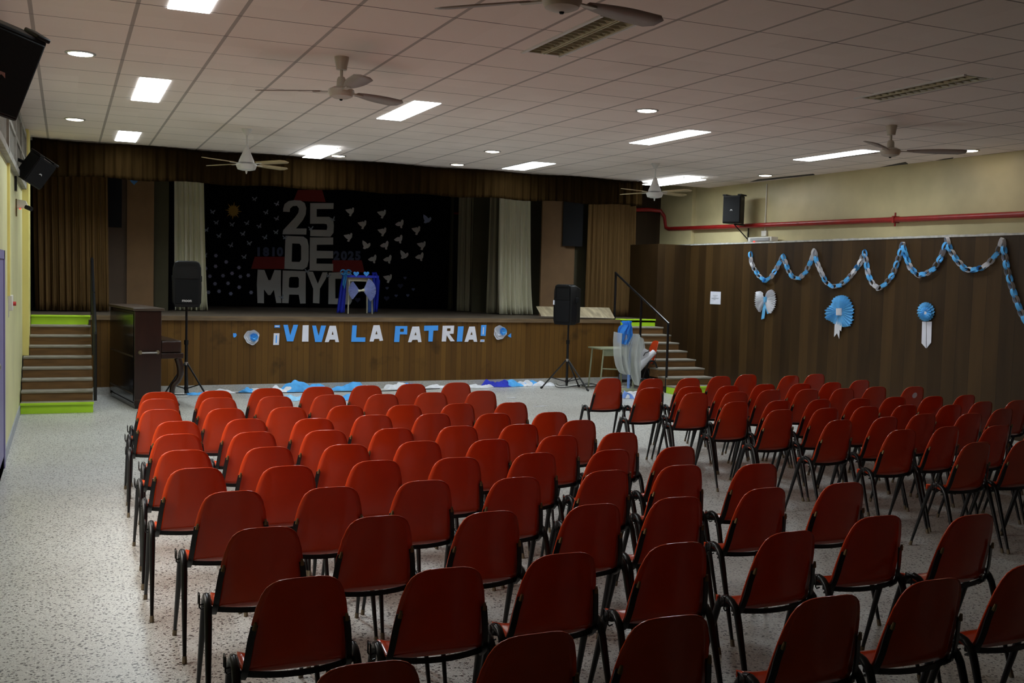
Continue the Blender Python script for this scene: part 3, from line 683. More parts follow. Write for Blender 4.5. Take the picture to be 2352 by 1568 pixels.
# ---------------------------------------------------------------- cut-outs on the backdrop
BN = Vector((0, -1, 0)); BY = YBD-.005
cC = crop(440, 400, 340/1616); cD_ = crop(740, 420, 320/1568); cI = lambda p: p
def on_bd(pts, c, off=0.0): return [at(*c(p), Y=BY-off) for p in pts]
def cut(name, label, cat, m, c, loops, group, off=0.0, th=.006):
    L_ = [on_bd(l, c, off) for l in loops]; o = sum(L_[0], Vector())/len(L_[0])
    return tag(MB().prism(L_, BN*th).build(name, m, smooth=0, origin=o), label, cat, group)
PC = MT['pale_card']; G1 = 'big pale letters on the black backdrop'
def rnd_corner(pts, f=.18):
    out = []
    k = len(pts)
    for i in range(k):
        p = Vector(pts[i]).to_2d() if len(pts[i]) > 2 else Vector(pts[i]); a = Vector(pts[i-1]); b = Vector(pts[(i+1) % k])
        q0, q1 = p+(a-p).normalized()*min(10, (a-p).length*f), p+(b-p).normalized()*min(10, (b-p).length*f)
        out += [tuple(q0), tuple(q1)]
    return out
cut('paper_letter', 'big pale numeral 2 on the black backdrop', 'paper letter', PC, cC, [[(1000, 375), (1015, 325), (1060, 292), (1120, 283), (1190, 287), (1235, 315), (1252, 370), (1245, 440), (1215, 500), (1140, 592), (1255, 592), (1252, 658), (992, 655), (1000, 610), (1130, 470), (1165, 420), (1172, 375), (1150, 345), (1105, 348), (1075, 375), (1070, 412), (1000, 408)]], G1)
cut('paper_letter', 'big pale numeral 5 on the black backdrop', 'paper letter', PC, cC, [[(1295, 315), (1550, 315), (1548, 378), (1365, 380), (1365, 465), (1500, 465), (1545, 490), (1553, 560), (1548, 640), (1515, 682), (1295, 675), (1295, 605), (1475, 608), (1482, 575), (1475, 545), (1440, 540), (1293, 540)]], G1)
cut('paper_letter', 'big pale letter D on the black backdrop', 'paper letter', PC, cC, [[(1025, 672), (1220, 680), (1262, 710), (1278, 780), (1278, 940), (1262, 1010), (1215, 1042), (1012, 1032)], [(1098, 755), (1180, 758), (1196, 785), (1196, 930), (1180, 957), (1092, 955)]], G1)
cut('paper_letter', 'big pale letter E on the black backdrop', 'paper letter', PC, cC, [[(1292, 690), (1545, 690), (1545, 768), (1367, 770), (1365, 835), (1545, 838), (1545, 918), (1365, 918), (1362, 975), (1545, 978), (1545, 1055), (1288, 1052)]], G1)
cut('paper_letter', 'big pale letter M of MAYO on the backdrop', 'paper letter', PC, cC, [[(722, 1040), (795, 1045), (838, 1155), (862, 1155), (905, 1045), (976, 1048), (974, 1200), (980, 1405), (925, 1405), (898, 1260), (860, 1318), (835, 1318), (790, 1255), (790, 1408), (720, 1405), (712, 1200)]], G1)
cut('paper_letter', 'big pale letter A of MAYO on the backdrop', 'paper letter', PC, cC, [[(995, 1050), (1245, 1058), (1245, 1410), (1185, 1412), (1170, 1315), (1065, 1312), (1058, 1408), (988, 1405)], [(1080, 1120), (1160, 1120), (1172, 1140), (1170, 1230), (1150, 1240), (1070, 1238), (1060, 1225), (1065, 1135)]], G1)
cut('paper_letter', 'big pale letter Y of MAYO on the backdrop', 'paper letter', PC, cC, [[(1255, 1060), (1325, 1065), (1378, 1195), (1430, 1070), (1484, 1070), (1465, 1140), (1400, 1250), (1395, 1410), (1325, 1405), (1328, 1250)]], G1)
cut('paper_letter', 'big pale letter O of MAYO behind the blue-draped table', 'paper letter', PC, cI, [[(755, 626), (804, 624), (808, 630), (808, 692), (804, 699), (754, 698)], [(770, 640), (792, 640), (792, 685), (770, 685)]], G1)
RC = MT['roof_card']
cut('paper_roof', 'dark red paper roof above the numerals on the backdrop', 'paper roof', RC, cI, [[(684, 436), (740, 436), (748, 464), (674, 461)]], 'red paper roofs', -.004, .004)
cut('paper_roof', 'dark red paper roof left of the letter D', 'paper roof', RC, cC, [[(690, 900), (1020, 900), (1015, 1035), (650, 1032)]], 'red paper roofs', -.004, .004)
cut('paper_roof', 'dark red paper roof right of the letter E', 'paper roof', RC, cD_, [[(115, 868), (445, 870), (478, 1005), (110, 1000)]], 'red paper roofs', -.004, .004)
pts = []
for k in range(32):
    a = 2*PI*k/32; r = 21 if k % 2 == 0 else 10.5
    if k % 4 == 2: r = 15
    pts.append((536+r*.95*math.cos(a+.1), 484+r*math.sin(a+.1)))
cut('paper_sun', 'gold paper sun on the black backdrop', 'paper sun', MT['gold_card'], cI, [pts], None)
def text_mesh(cu, name):
    tmp = D.objects.new(name, cu); COL.objects.link(tmp)
    me = D.meshes.new_from_object(tmp.evaluated_get(bpy.context.evaluated_depsgraph_get()))
    D.objects.remove(tmp); D.curves.remove(cu)
    ob = D.objects.new(name, me); COL.objects.link(ob); return ob
def digit(ch, x, y, h, label, group, hh=None):
    cu = D.curves.new('paper_digit', 'FONT'); cu.body = ch; cu.align_x = 'CENTER'; cu.align_y = 'CENTER'
    p = at(x, y, Y=BY-.002); s = abs(at(x, y-h/2, Y=BY).z-at(x, y+h/2, Y=BY).z)
    cu.size = s*1.38; cu.extrude = .002; cu.offset = .012
    cu.materials.append(MT['digit_card'])
    ob = text_mesh(cu, 'paper_digit')
    ob.location = p; ob.rotation_euler = (PI/2, 0, 0)
    return tag(ob, label, 'paper digit', group)
for ch, x, lb in (('1', 594, 'first'), ('8', 611, ''), ('1', 628, 'second'), ('0', 643, '')):
    digit(ch, x, 579, 19, ('dark blue digit %s in the year 1810' % ch) if not lb else '%s dark blue digit 1 in the year 1810' % lb, 'dark blue year digits')
for ch, x, lb in (('2', 773, 'first'), ('0', 790, ''), ('2', 806, 'second'), ('5', 822, '')):
    digit(ch, x, 588, 19, ('dark blue digit %s in the year 2025' % ch) if not lb else '%s dark blue digit 2 in the year 2025' % lb, 'dark blue year digits')
def rotp(pts, ang, sc, cx, cy, flip=1):
    ca, sa = math.cos(ang), math.sin(ang)
    return [(cx+(x*flip*ca-y*sa)*sc, cy+(x*flip*sa+y*ca)*sc) for x, y in pts]
def ranks(items):       # items -> label words by place: order from the left
    o = sorted(range(len(items)), key=lambda i: items[i][0]); r = [0]*len(items)
    for k, i in enumerate(o): r[i] = k
    return r
BUT = [(685, 268), (930, 322), (228, 408), (812, 415), (928, 482), (268, 525), (440, 545), (603, 532), (738, 565), (160, 605), (920, 630), (558, 648), (298, 670), (800, 688), (428, 775), (628, 750), (146, 885), (572, 900), (1540, 490), (1300, 590), (1018, 690), (980, 1340), (1495, 1105), (1260, 1055)]
bshape = [(-1, -.5), (-.55, -.55), (-.12, -.05), (0, -.2), (.12, -.05), (.6, -.75), (.95, -.85), (.8, -.15), (.45, .15), (.75, .65), (.4, .8), (.05, .35), (-.3, .75), (-.6, .6), (-.35, .1), (-.75, -.1)]
br_ = ranks(BUT)
for i, (p, k) in enumerate(zip(BUT, br_)):
    x, y = cC(p); ang = random.Random(i).uniform(-.35, .25)
    cut('paper_butterfly', 'small pale paper butterfly on the backdrop, %s from the left of them' % ORD[k], 'paper butterfly', MT['butterfly_card'], cI, [rotp(bshape, ang, 6.4, x, y)], 'paper butterflies on the backdrop', .007 if p[0] > 960 else 0, .004)
FLO = [(265, 888), (262, 1005), (378, 957), (517, 1018), (152, 1028), (200, 1113), (343, 1107), (442, 1082), (533, 1117), (619, 1103), (256, 1195), (398, 1190), (520, 1233), (185, 1288), (300, 1277), (428, 1303), (650, 1290)]
fr2 = ranks(FLO)
for p, k in zip(FLO, fr2):
    x, y = cC(p)
    pts = [(x+4.1*(1+.16*math.cos(6*a))*math.cos(a), y+4.1*(1+.16*math.cos(6*a))*math.sin(a)) for a in (2*PI*j/30 for j in range(30))]
    cut('paper_flower', 'tiny lilac paper flower at the lower left of the backdrop, %s from the left' % ORD[k], 'paper flower', MT['flower_card'], cI, [pts], 'paper flowers on the backdrop', 0, .004)
DOV = [(310, 325, 0), (668, 350, 0), (1180, 405, 2), (448, 470, 0), (870, 460, 1), (672, 550, 0), (1055, 535, 0), (290, 612, 0), (858, 632, 1), (495, 695, 2), (700, 700, 1), (1115, 705, 0), (565, 855, 1), (735, 858, 1), (922, 805, 2), (1095, 830, 1), (735, 1075, 0)]
dshape = [[(-1, -.5), (-.3, -.62), (.3, -.75), (.42, -.5), (.6, -.95), (.85, -.98), (.98, -.75), (.9, 0), (.55, .42), (.42, .62), (.3, 1), (.0, .98), (-.2, .82), (.02, .5), (-.5, .15), (-.85, -.25)],
          [(-1, .1), (-.55, -.25), (-.1, -.5), (.2, -.4), (.5, -.92), (.72, -1), (.92, -.65), (.82, .15), (.6, .5), (.62, .95), (.4, 1), (.18, .85), (.12, .45), (-.25, .52), (-.7, .4)],
          [(-.8, -1), (-.3, -.72), (.1, -.38), (.3, -.12), (.7, -.42), (.92, -.35), (.97, .1), (.7, .5), (.35, .8), (.05, .82), (-.3, 1), (-.75, .85), (-.55, .35), (-.72, .1), (-.85, -.4)]]
dr2 = ranks(DOV)
for (x, y, s), k in zip(DOV, dr2):
    X, Y_ = cD_((x, y))
    blue = (x, y) == (1180, 405)
    cut('paper_dove', 'light blue paper dove, highest at the right of the backdrop' if blue else 'pale grey paper dove on the right of the backdrop, %s from the left' % ORD[k], 'paper dove', MT['dove_blue' if blue else 'dove_card'], cI, [rotp(dshape[s], 0, 10.2, X, Y_)], 'paper doves on the backdrop', 0, .004)
def heart(cx, cy, s):
    pts = []
    for j in range(28):
        a = 2*PI*j/28
        pts.append((cx+s*16*math.sin(a)**3/16, cy-s*(13*math.cos(a)-5*math.cos(2*a)-2*math.cos(3*a)-math.cos(4*a))/16))
    return pts
HEA = [(932, 1068, 0), (730, 1183, 0), (880, 1158, 1), (1025, 1197, 0), (832, 1268, 0), (963, 1265, 0), (725, 1298, 1), (400, 1315, 1)]
hr = ranks(HEA)
for (x, y, dk), k in zip(HEA, hr):
    X, Y_ = cD_((x, y))
    cut('paper_heart', '%s slate blue heart at the lower right of the backdrop, %s from the left' % ('large dark' if dk else 'tiny', ORD[k]), 'paper heart', MT['heart_dark' if dk else 'heart_card'], cI, [heart(X, Y_, 6.5 if dk else 3.8)], 'paper hearts on the backdrop', 0, .004)
# blue heart on the left flat
p = [at(*q, Y=16.44) for q in heart(308, 416, 9)]
o = sum(p, Vector())/len(p)
tag(MB().prism([p], BN*.004).build('paper_heart', mat('dim_blue_card', (.06, .20, .50), .8), smooth=0, origin=o), 'blue paper heart pinned at the top of the left stage flat', 'paper heart')

# ---------------------------------------------------------------- draped table on the stage
TYY = 15.75
tp = at(798, 717, Z=STG); TYY = min(max(tp.y, 15.3), 16.3)
A0, A1 = at(799, 700, Y=TYY), at(857, 700, Y=TYY)
cx, w2 = (A0.x+A1.x)/2, (A1.x-A0.x)/2
ztop = at(828, 633, Y=TYY).z - STG
t = empty('side_table', 'cream side table under blue cloth on the stage', 'table', (cx, TYY, STG), 0)
bx('table_top', (-w2-.02, -.02, ztop-.02), (w2+.02, .36, ztop), MT['desk_cream'], t, .004)
bx('apron', (-w2, 0, ztop-.09), (w2, .02, ztop-.02), MT['desk_cream'], t)
for sx in (-1, 1):
    for yy in (.015, .33):
        MB().tube([(sx*w2*.96, yy, 0), (sx*w2*.9, yy, ztop-.02)], [.011, .015], 8).build('leg', MT['desk_cream'], t)
def strip_cloth(name, label, cat, m, Lp, Rp, Y, amp, folds, nz=14, nx=16, seed=0, group=None, par=None, solid=.003, curve=0.0):
    """cloth strip whose left and right outlines are polylines of picture points standing in the plane at depth Y"""
    rnd = random.Random(seed); ph = rnd.uniform(0, 6)
    def samp(pl_, v):
        k = v*(len(pl_)-1); i = min(int(k), len(pl_)-2); f = k-i
        return (pl_[i][0]*(1-f)+pl_[i+1][0]*f, pl_[i][1]*(1-f)+pl_[i+1][1]*f)
    rows = []
    for i in range(nz+1):
        v = i/nz; a = at(*samp(Lp, v), Y=Y); b = at(*samp(Rp, v), Y=Y); row = []
        for j in range(nx+1):
            u = j/nx; p = a.lerp(b, u)
            p.y += amp*math.sin(2*PI*folds*u+ph+1.3*v)+.4*amp*math.sin(2*PI*folds*2.1*u+2*ph) - curve*math.sin(PI*u)
            row.append(p)
        rows.append(row)
    flatp = [p for r in rows for p in r]; o = sum(flatp, Vector())/len(flatp); o.z = min(p.z for p in flatp)
    ob = MB().grid(rows).build(name, m, smooth=180, solid=solid, origin=o)
    if par is not None:
        ob.parent = par; ob.location = o-Vector(par.location)
        return ob
    return tag(ob, label, cat, group)
c = empty('table_cloth', 'royal blue cloth hung over the top and sides of the stage table', 'tablecloth', (cx, TYY, STG))
strip_cloth('left_drop', '', '', MT['royal_tulle'], [(789, 624), (781, 660), (773, 718)], [(797, 626), (795, 670), (791, 718)], TYY-.05, .02, 2, par=c, seed=3)
strip_cloth('right_drop', '', '', MT['royal_tulle'], [(855, 625), (857, 660), (859, 716)], [(865, 625), (873, 645), (867, 716)], TYY-.05, .02, 2, par=c, seed=4)
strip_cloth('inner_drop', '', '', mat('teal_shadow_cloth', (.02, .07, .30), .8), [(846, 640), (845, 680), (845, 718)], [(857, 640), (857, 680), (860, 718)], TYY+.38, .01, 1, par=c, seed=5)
b = MB().box((-w2-.06, -.06, ztop+.001), (w2+.07, .38, ztop+.008)).box((-w2-.06, -.066, ztop-.03), (w2+.07, -.058, ztop+.008))
b.build('top_cover', MT['royal'], c, smooth=0)
o = strip_cloth('ribbon', 'teal ribbon bow at the left corner of the stage table', 'ribbon', MT['teal_tulle'], [(789, 622), (788, 636), (786, 652)], [(798, 622), (796, 640), (791, 664)], TYY-.085, .012, 2, seed=6)
for dx, ang in ((-.045, .5), (.05, -.4)):
    lp = MB().tube([o.location+Vector((.01+dx*math.cos(a)*.9+dx*.9, -.02, .275+.035*math.sin(a)+ang*dx*.2)) for a in (2*PI*k/14 for k in range(14))], .012, 6).build('bow_loop', MT['teal_tulle']); lp.parent = o; lp.location = -Vector(o.location)
for k, (hx, lb) in enumerate(((818, 'left'), (841.5, 'right'))):
    p = [at(*q, Y=TYY-.075) for q in heart(hx, 628.5, 6.6)]; o = sum(p, Vector())/len(p)
    tag(MB().prism([p], BN*.004).build('paper_heart', BC, smooth=0, origin=o), 'bright blue paper heart, %s of two on the edge of the stage table' % lb, 'paper heart', 'hearts on the stage table')
# pleated bow tied between the legs
bo = empty('paper_bow', 'large lilac pleated paper bow hanging in front of the stage table', 'paper bow', at(828, 667, Y=TYY-.09), 0)
def fan_pleat(name, ctr, angs, r, m, par, Y, n=18, amp=.018):
    c0 = at(*ctr, Y=Y); rows = []
    s = (at(ctr[0]+100, ctr[1], Y=Y)-c0).length/100
    for i in range(4):
        v = i/3; row = []
        for j in range(n*2+1):
            a = angs[0]+(angs[1]-angs[0])*j/(n*2)
            rr = s*r*(.12+.88*v)
            row.append(c0+Vector((math.cos(a)*rr, -amp*v*(1 if j % 2 else -1), math.sin(a)*rr)))
        rows.append(row)
    ob = MB().grid(rows).build(name, m, smooth=0, solid=.002, origin=par.location); ob.location = (0, 0, 0); ob.parent = par
    return ob
fan_pleat('left_fan', (826, 667), (PI*.70, PI*1.30), 25, MT['lilac_paper'], bo, TYY-.09)
fan_pleat('right_fan', (834, 667), (-PI*.30, PI*.36), 29, MT['lilac_paper'], bo, TYY-.09)
MB().tube([at(823, 668, Y=TYY-.10)-bo.location, at(830, 667, Y=TYY-.11)-bo.location, at(836, 666, Y=TYY-.10)-bo.location], [.022, .014, .026], 10).build('knot', MT['cream_paper'], bo)

# ---------------------------------------------------------------- piano
pn = empty('upright_piano', 'dark upright piano seen end-on beside the left stairs', 'piano', (0.80, 13.90, 0), math.radians(9))
px0, px1, py0, py1 = .745-.90, 1.06-.90, 13.17-13.9, 14.58-13.9
bx('case', (px0+.02, py0+.03, .06), (px1-.02, py1-.03, 1.17), MT['piano'], pn, .006)
bx('end_panel', (px0, py0, .04), (px1, py0+.03, 1.18), MT['piano'], pn, .006)
bx('end_panel', (px0, py1-.03, .04), (px1, py1, 1.18), MT['piano'], pn, .006)
bx('lid', (px0-.02, py0-.025, 1.18), (px1+.03, py1+.02, 1.215), MT['piano_trim'], pn, .006)
bx('plinth', (px0+.01, py0+.008, 0), (px1-.01, py1-.008, .06), MT['piano_back'], pn)
b = MB().box((px0-.004, py0+.05, .09), (px0+.02, py1-.05, 1.14)); b.build('back_panel', MT['piano_back'], pn, smooth=0)
for z in (.17, .62): bx('rail', (px0-.012, py0+.05, z), (px0, py1-.05, z+.018), MT['piano_trim'], pn)
bx('key_bed', (px1, py0+.01, .60), (px1+.27, py1-.01, .665), MT['piano'], pn, .006)
bx('fall_board', (px1, py0+.03, .665), (px1+.25, py1-.03, .82), MT['piano'], pn, .02)
bx('trim_strip', (px0+.004, py0-.004, .10), (px1-.004, py0+.002, .112), MT['piano_trim'], pn)
for yy in (py0+.06, py1-.06):
    MB().tube(bez((px1+.21, yy, .60), (px1+.30, yy, .36), (px1+.17, yy, .28), 8)+bez((px1+.17, yy, .28), (px1+.10, yy, .16), (px1+.22, yy, .01), 8)[1:], [.042]*5+[.034]*7+[.028]*5, 10).build('leg', MT['piano'], pn)
hd = MB().tube([(px0+.075, py0-.045, .68), (px1-.06, py0-.045, .68)], .011, 10)
hb = hd.build('handle_bar', MT['steel'], pn)
for xx in (px0+.065, px1-.05): MB().lathe([(0, 0), (.024, 0), (.026, .012), (.018, .05), (0, .05)], 12).build('handle_mount', MT['rubber'], hb)
for ch, xx in zip([o for o in hb.children], (px0+.065, px1-.05)):
    ch.rotation_euler = (PI/2, 0, 0); ch.location = (xx, py0, .68)

# ---------------------------------------------------------------- loudspeakers
def speaker_body(t, w_, d, h, wide_top=True, logo=None):
    """moulded PA cabinet facing -Y, base at z = 0"""
    prof = [(-w_/2*.86, 0), (w_/2*.86, 0), (w_/2, h*.10), (w_/2*1.02, h*.45), (w_/2*.98, h*.85), (w_/2*.86, h*.97), (w_/2*.6, h), (-w_/2*.6, h), (-w_/2*.86, h*.97), (-w_/2*.98, h*.85), (-w_/2*1.02, h*.45), (-w_/2, h*.10)]
    mb = MB().prism([[(x, -d*.5, z) for x, z in prof]], (0, d*.45, 0))
    mb.build('cabinet', MT['black_plastic'], t, smooth=30, bevel=.012)
    b2 = MB().quad8([(-w_*.43, -d*.06, .01), (w_*.43, -d*.06, .01), (w_*.28, d*.5, .03), (-w_*.28, d*.5, .03)], [(-w_*.43, -d*.06, h*.97), (w_*.43, -d*.06, h*.97), (w_*.28, d*.5, h*.90), (-w_*.28, d*.5, h*.90)])
    b2.build('rear_shell', MT['black_plastic'], t, smooth=30, bevel=.015)
    bx('grille', (-w_*.40, -d*.5-.008, h*.07), (w_*.40, -d*.5+.002, h*.60), MT['grille'], t, .004)
    hn = MB().quad8([(-w_*.36, -d*.5-.002, h*.64), (w_*.36, -d*.5-.002, h*.64), (w_*.36, -d*.5-.002, h*.93), (-w_*.36, -d*.5-.002, h*.93)], [(-w_*.10, -d*.40, h*.74), (w_*.10, -d*.40, h*.74), (w_*.10, -d*.40, h*.84), (-w_*.10, -d*.40, h*.84)])
    hn.box((-w_*.40, -d*.5-.012, h*.62), (w_*.40, -d*.5-.001, h*.645)).box((-w_*.40, -d*.5-.012, h*.93), (w_*.40, -d*.5-.001, h*.955)).box((-w_*.40, -d*.5-.012, h*.645), (-w_*.36, -d*.5-.001, h*.93)).box((w_*.36, -d*.5-.012, h*.645), (w_*.40, -d*.5-.001, h*.93))
    hn.build('horn', MT['black_plastic'], t, smooth=0)
    for sx in (-1, 1): bx('handle', (sx*w_*.49-.014, -d*.22, h*.55), (sx*w_*.49+.014, d*.0, h*.68), MT['grille'], t, .006)
    if logo:
        cu = D.curves.new('logo', 'FONT'); cu.body = logo; cu.align_x = 'CENTER'; cu.size = .052; cu.extrude = .002; cu.offset = .001
        cu.materials.append(MT['logo'])
        ob = text_mesh(cu, 'logo'); ob.parent = t
        ob.location = (w_*.0, -d*.5-.010, h*.115); ob.rotation_euler = (PI/2, 0, 0)
def tripod(label, p, ztop, spread, angs, rz=0):
    t = empty('speaker_stand', label, 'speaker stand', p, rz, 'tripod speaker stands')
    MB().tube([(0, 0, .05), (0, 0, .75)], .020, 10).build('lower_tube', MT['black_metal'], t)
    MB().tube([(0, 0, .72), (0, 0, ztop)], .015, 10).build('upper_tube', MT['black_metal'], t)
    MB().tube([(0, 0, .70), (0, 0, .76)], .028, 10).build('collar', MT['black_plastic'], t)
    MB().tube([(0, 0, .43), (0, 0, .47)], .026, 10).build('clamp_ring', MT['steel'], t)
    MB().tube([(0, 0, .10), (0, 0, .14)], .026, 10).build('foot_hub', MT['black_plastic'], t)
    for a in angs:
        c_, s_ = math.cos(a), math.sin(a)
        l = MB().tube([(c_*.02, s_*.02, .45), (c_*spread, s_*spread, .015)], .012, 8).build('leg', MT['black_metal'], t)
        MB().tube([(c_*(spread-.02), s_*(spread-.02), .03), (c_*(spread+.015), s_*(spread+.015), .012)], .017, 8).build('rubber_foot', MT['black_plastic'], l)
        MB().tube([(c_*.02, s_*.02, .12), (c_*spread*.62, s_*spread*.62, .18)], .008, 6).build('brace', MT['black_metal'], t)
    return t
SY1 = 14.25
p = at(428, 780, Y=SY1); p.z = 0
zb = at(428, 704, Y=SY1).z; zt = at(428, 599, Y=SY1).z
tripod('black tripod speaker stand beside the piano', p, zb+.04, .33, (math.radians(-40), math.radians(80), math.radians(200)))
t = empty('loudspeaker', 'black loudspeaker with white logo on the tripod left of the stage', 'loudspeaker', (p.x, p.y, zb), math.radians(-5), 'loudspeakers on tripods')
speaker_body(t, .36, .32, zt-zb, logo='moon')
SY2 = 14.35
p = at(1304, 800, Y=SY2); p.z = 0
zb = at(1304, 745, Y=SY2).z; zt = at(1304, 653, Y=SY2).z
tripod('black tripod speaker stand right of the stage lettering', p, zb+.04, .40, (math.radians(-62), math.radians(35), math.radians(168)))
t = empty('loudspeaker', 'black loudspeaker turned sideways on the tripod at the right', 'loudspeaker', (p.x, p.y, zb), math.radians(-66), 'loudspeakers on tripods')
speaker_body(t, .36, .32, zt-zb)
bx('label_plate', (-.178, -.172, .30), (-.155, -.158, .37), MT['white_card'], t)
def wall_box(label, loc, rot, w_, d, h, logo=True, bracket=None, group='wall loudspeakers'):
    t = empty('wall_loudspeaker', label, 'loudspeaker', loc, 0, group); t.rotation_euler = rot
    mb = MB().quad8([(-w_/2, -d/2, 0), (w_/2, -d/2, 0), (w_*.36, d/2, 0), (-w_*.36, d/2, 0)], [(-w_/2, -d/2, h), (w_/2, -d/2, h), (w_*.36, d/2, h), (-w_*.36, d/2, h)])
    mb.build('cabinet', MT['black_plastic'], t, smooth=0, bevel=.012)
    bx('grille', (-w_*.47, -d/2-.012, .02), (w_*.47, -d/2, h-.02), MT['grille'], t, .006)
    for sx in (-1, 1): bx('corner_cap', (sx*w_*.42-.035, -d/2-.004, h-.004), (sx*w_*.42+.035, d*.3, h+.02), MT['black_plastic'], t, .008)
    if logo:
        g = MB().prism([[(-.022, -d/2-.014, h*.44), (.0, -d/2-.014, h*.47), (.022, -d/2-.014, h*.44), (.012, -d/2-.014, h*.50), (-.012, -d/2-.014, h*.50)]], (0, -.002, 0))
        g.build('badge', MT['steel'], t, smooth=0)
    return t
# right wall loudspeaker on a triangular bracket
q = at(1689, 514, X=9.86)
t = wall_box('black loudspeaker on a bracket high on the right wall', (9.84, q.y, q.z), (0, 0, math.radians(-58)), .30, .27, at(1689, 450, Y=q.y).z-q.z)
bk = MB().tube([(9.84, q.y, q.z-.01), (RX-.02, q.y+.02, q.z-.01)], .013, 6).tube([(9.84, q.y, q.z-.01), (RX-.02, q.y+.02, q.z-.24)], .010, 6).tube([(RX-.02, q.y+.02, q.z), (RX-.02, q.y+.02, q.z-.26)], .012, 6)
tag(bk.build('speaker_bracket', MT['black_metal'], origin=(RX-.02, q.y, q.z-.26)), 'black triangular bracket under the right wall loudspeaker', 'bracket')
# left wall loudspeakers, tilted down into the room
def wall_tilt(label, corners_px, Y0, w_, d, h, rz, tilt, ctr):
    loc = at(*ctr, Y=Y0)
    t = wall_box(label, loc, (0, 0, 0), w_, d, h)
    R_ = Matrix.Rotation(math.radians(rz), 4, 'Z') @ Matrix.Rotation(math.radians(tilt[0]), 4, 'X') @ Matrix.Rotation(math.radians(tilt[1]), 4, 'Y')
    t.matrix_world = Matrix.Translation(loc) @ R_ @ Matrix.Translation(Vector((0, 0, -h/2)))
    return t
t1 = wall_tilt('black loudspeaker on the left wall near the stage, tilted down', None, 11.9, .235, .22, .30, 35, (24, 24), (79, 389))
bk = MB().tube([(LX, 11.95, at(44, 385, X=LX).z), (-.30, 11.92, at(79, 380, Y=11.9).z)], .018, 8).box((LX, 11.86, 2.45), (LX+.02, 12.0, 2.72))
tag(bk.build('speaker_bracket', MT['black_metal'], origin=(LX, 11.95, 2.55)), 'black wall bracket of the tilted loudspeaker on the left wall', 'bracket')
t2 = wall_tilt('big black loudspeaker cut off by the left edge under the ceiling', None, 6.0, .31, .26, .44, 20, (20, 14), (-14, 150))
bk = MB().tube([(LX, 6.1, 2.9), (-.32, 6.05, 2.86)], .02, 8)
tag(bk.build('speaker_bracket', MT['black_metal'], origin=(LX, 6.1, 2.9)), 'wall arm behind the big loudspeaker at the left edge', 'bracket')

# ---------------------------------------------------------------- small things on the left wall
q = at(36, 470, X=LX)
t = empty('security_sensor', 'white security camera with red light on the left wall', 'camera', q)
bx('base_plate', (0, -.03, -.12), (.012, .06, .06), MT['brass'], t)
b = MB().quad8([(.01, -.05, -.035), (.13, -.09, -.03), (.13, .05, -.03), (.01, .06, -.035)], [(.01, -.05, .055), (.10, -.07, .045), (.10, .05, .045), (.01, .06, .055)])
b.build('body', MT['white_plastic'], t, smooth=0, bevel=.008)
MB().tube([(.10, -.06, -.02), (.155, -.10, -.045)], .024, 12).build('lens_hood', MT['black_plastic'], t)
MB().tube([(.045, -.075, -.042), (.045, -.072, -.048)], .008, 8).build('indicator', MT['led'], t)
q = at(20, 695, X=LX)
t = empty('switch_box', 'white switch box with dark knob on the left wall', 'switch', q)
bx('box', (0, -.10, -.07), (.035, .10, .07), MT['white_plastic'], t, .006)
MB().tube([(.03, .05, -.01), (.06, .05, -.01)], .02, 10).build('knob', MT['dark_red'], t)
bx('back_plate', (0, -.13, -.13), (.006, -.02, .06), MT['white_plastic'], t)
yy = at(17, 500, X=LX).y
tag(MB().box((LX, yy-.05, q.z+.07), (LX+.022, yy+.05, 2.6)).build('conduit', MT['yellow_strong'], origin=(LX, yy, q.z+.07), smooth=0), 'yellow painted cable duct on the left wall above the switch box', 'cable duct')

# ---------------------------------------------------------------- right wall things
pipe_pts = [(9.30, YPR-.05, at(1462, 484, Y=YPR-.05).z), (9.78, YPR-.05, at(1500, 482, Y=YPR-.05).z), (10.02, YPR-.10, at(1511, 484, Y=YPR-.1).z)]
z1_ = at(1515, 527, X=RX-.06).z
tag(MB().tube([(8.9, YPR-.05, pipe_pts[0][2]-.01)]+pipe_pts+[(RX-.07, YPR-.16, z1_+.22), (RX-.07, YPR-.22, z1_+.03), (RX-.07, YPR-.32, z1_)] + [tuple(at(px, py, X=RX-.07)) for px, py in ((1606, 523), (1810, 514.5), (2100, 502.5), (2352, 492))] + [(RX-.07, 4.0, at(2352, 492, X=RX-.07).z-.03)], .037, 10).build('pipe', MT['pipe_red'], origin=(RX-.07, 10, 2.6)), 'long red water pipe running along the right wall', 'pipe')
yc = at(2056, 504, X=RX-.07)
tag(MB().tube([(RX-.07, yc.y, yc.z-.09), (RX-.07, yc.y, yc.z+.09)], .012, 8).box((RX-.115, yc.y-.015, yc.z-.045), (RX-.01, yc.y+.015, yc.z+.045)).build('pipe_clamp', MT['pipe_red'], origin=(RX-.07, yc.y, yc.z)), 'small clamp on the red pipe at the right wall', 'clamp')
q = at(1762, 440, X=RX); q2 = at(1762, 534, X=RX)
t = empty('conduit', 'thin white cable conduit running up the right wall', 'conduit', (RX, q.y, q2.z))
MB().tube([(-.01, 0, -.10), (-.01, 0, q.z-q2.z+.12)], .010, 8).build('tube', MT['white_plastic'], t)
bx('junction_box', (-.035, -.06, -.06), (0, .06, .03), MT['white_plastic'], t, .004)
q = at(1750, 552, X=PX_+.04)
t = empty('emergency_light', 'grey emergency light with red lamp on top of the panelling', 'emergency light', (PX_+.06, q.y, PZ+.02))
bx('housing', (-.07, -.30, 0), (.06, .30, .075), MT['white_plastic'], t, .008)
bx('lens', (-.085, -.26, .012), (-.07, .22, .06), MT['grey_plastic'], t, .004)
MB().tube([(-.075, .12, .004), (-.088, .12, .004)], .011, 8).build('indicator', MT['led'], t)
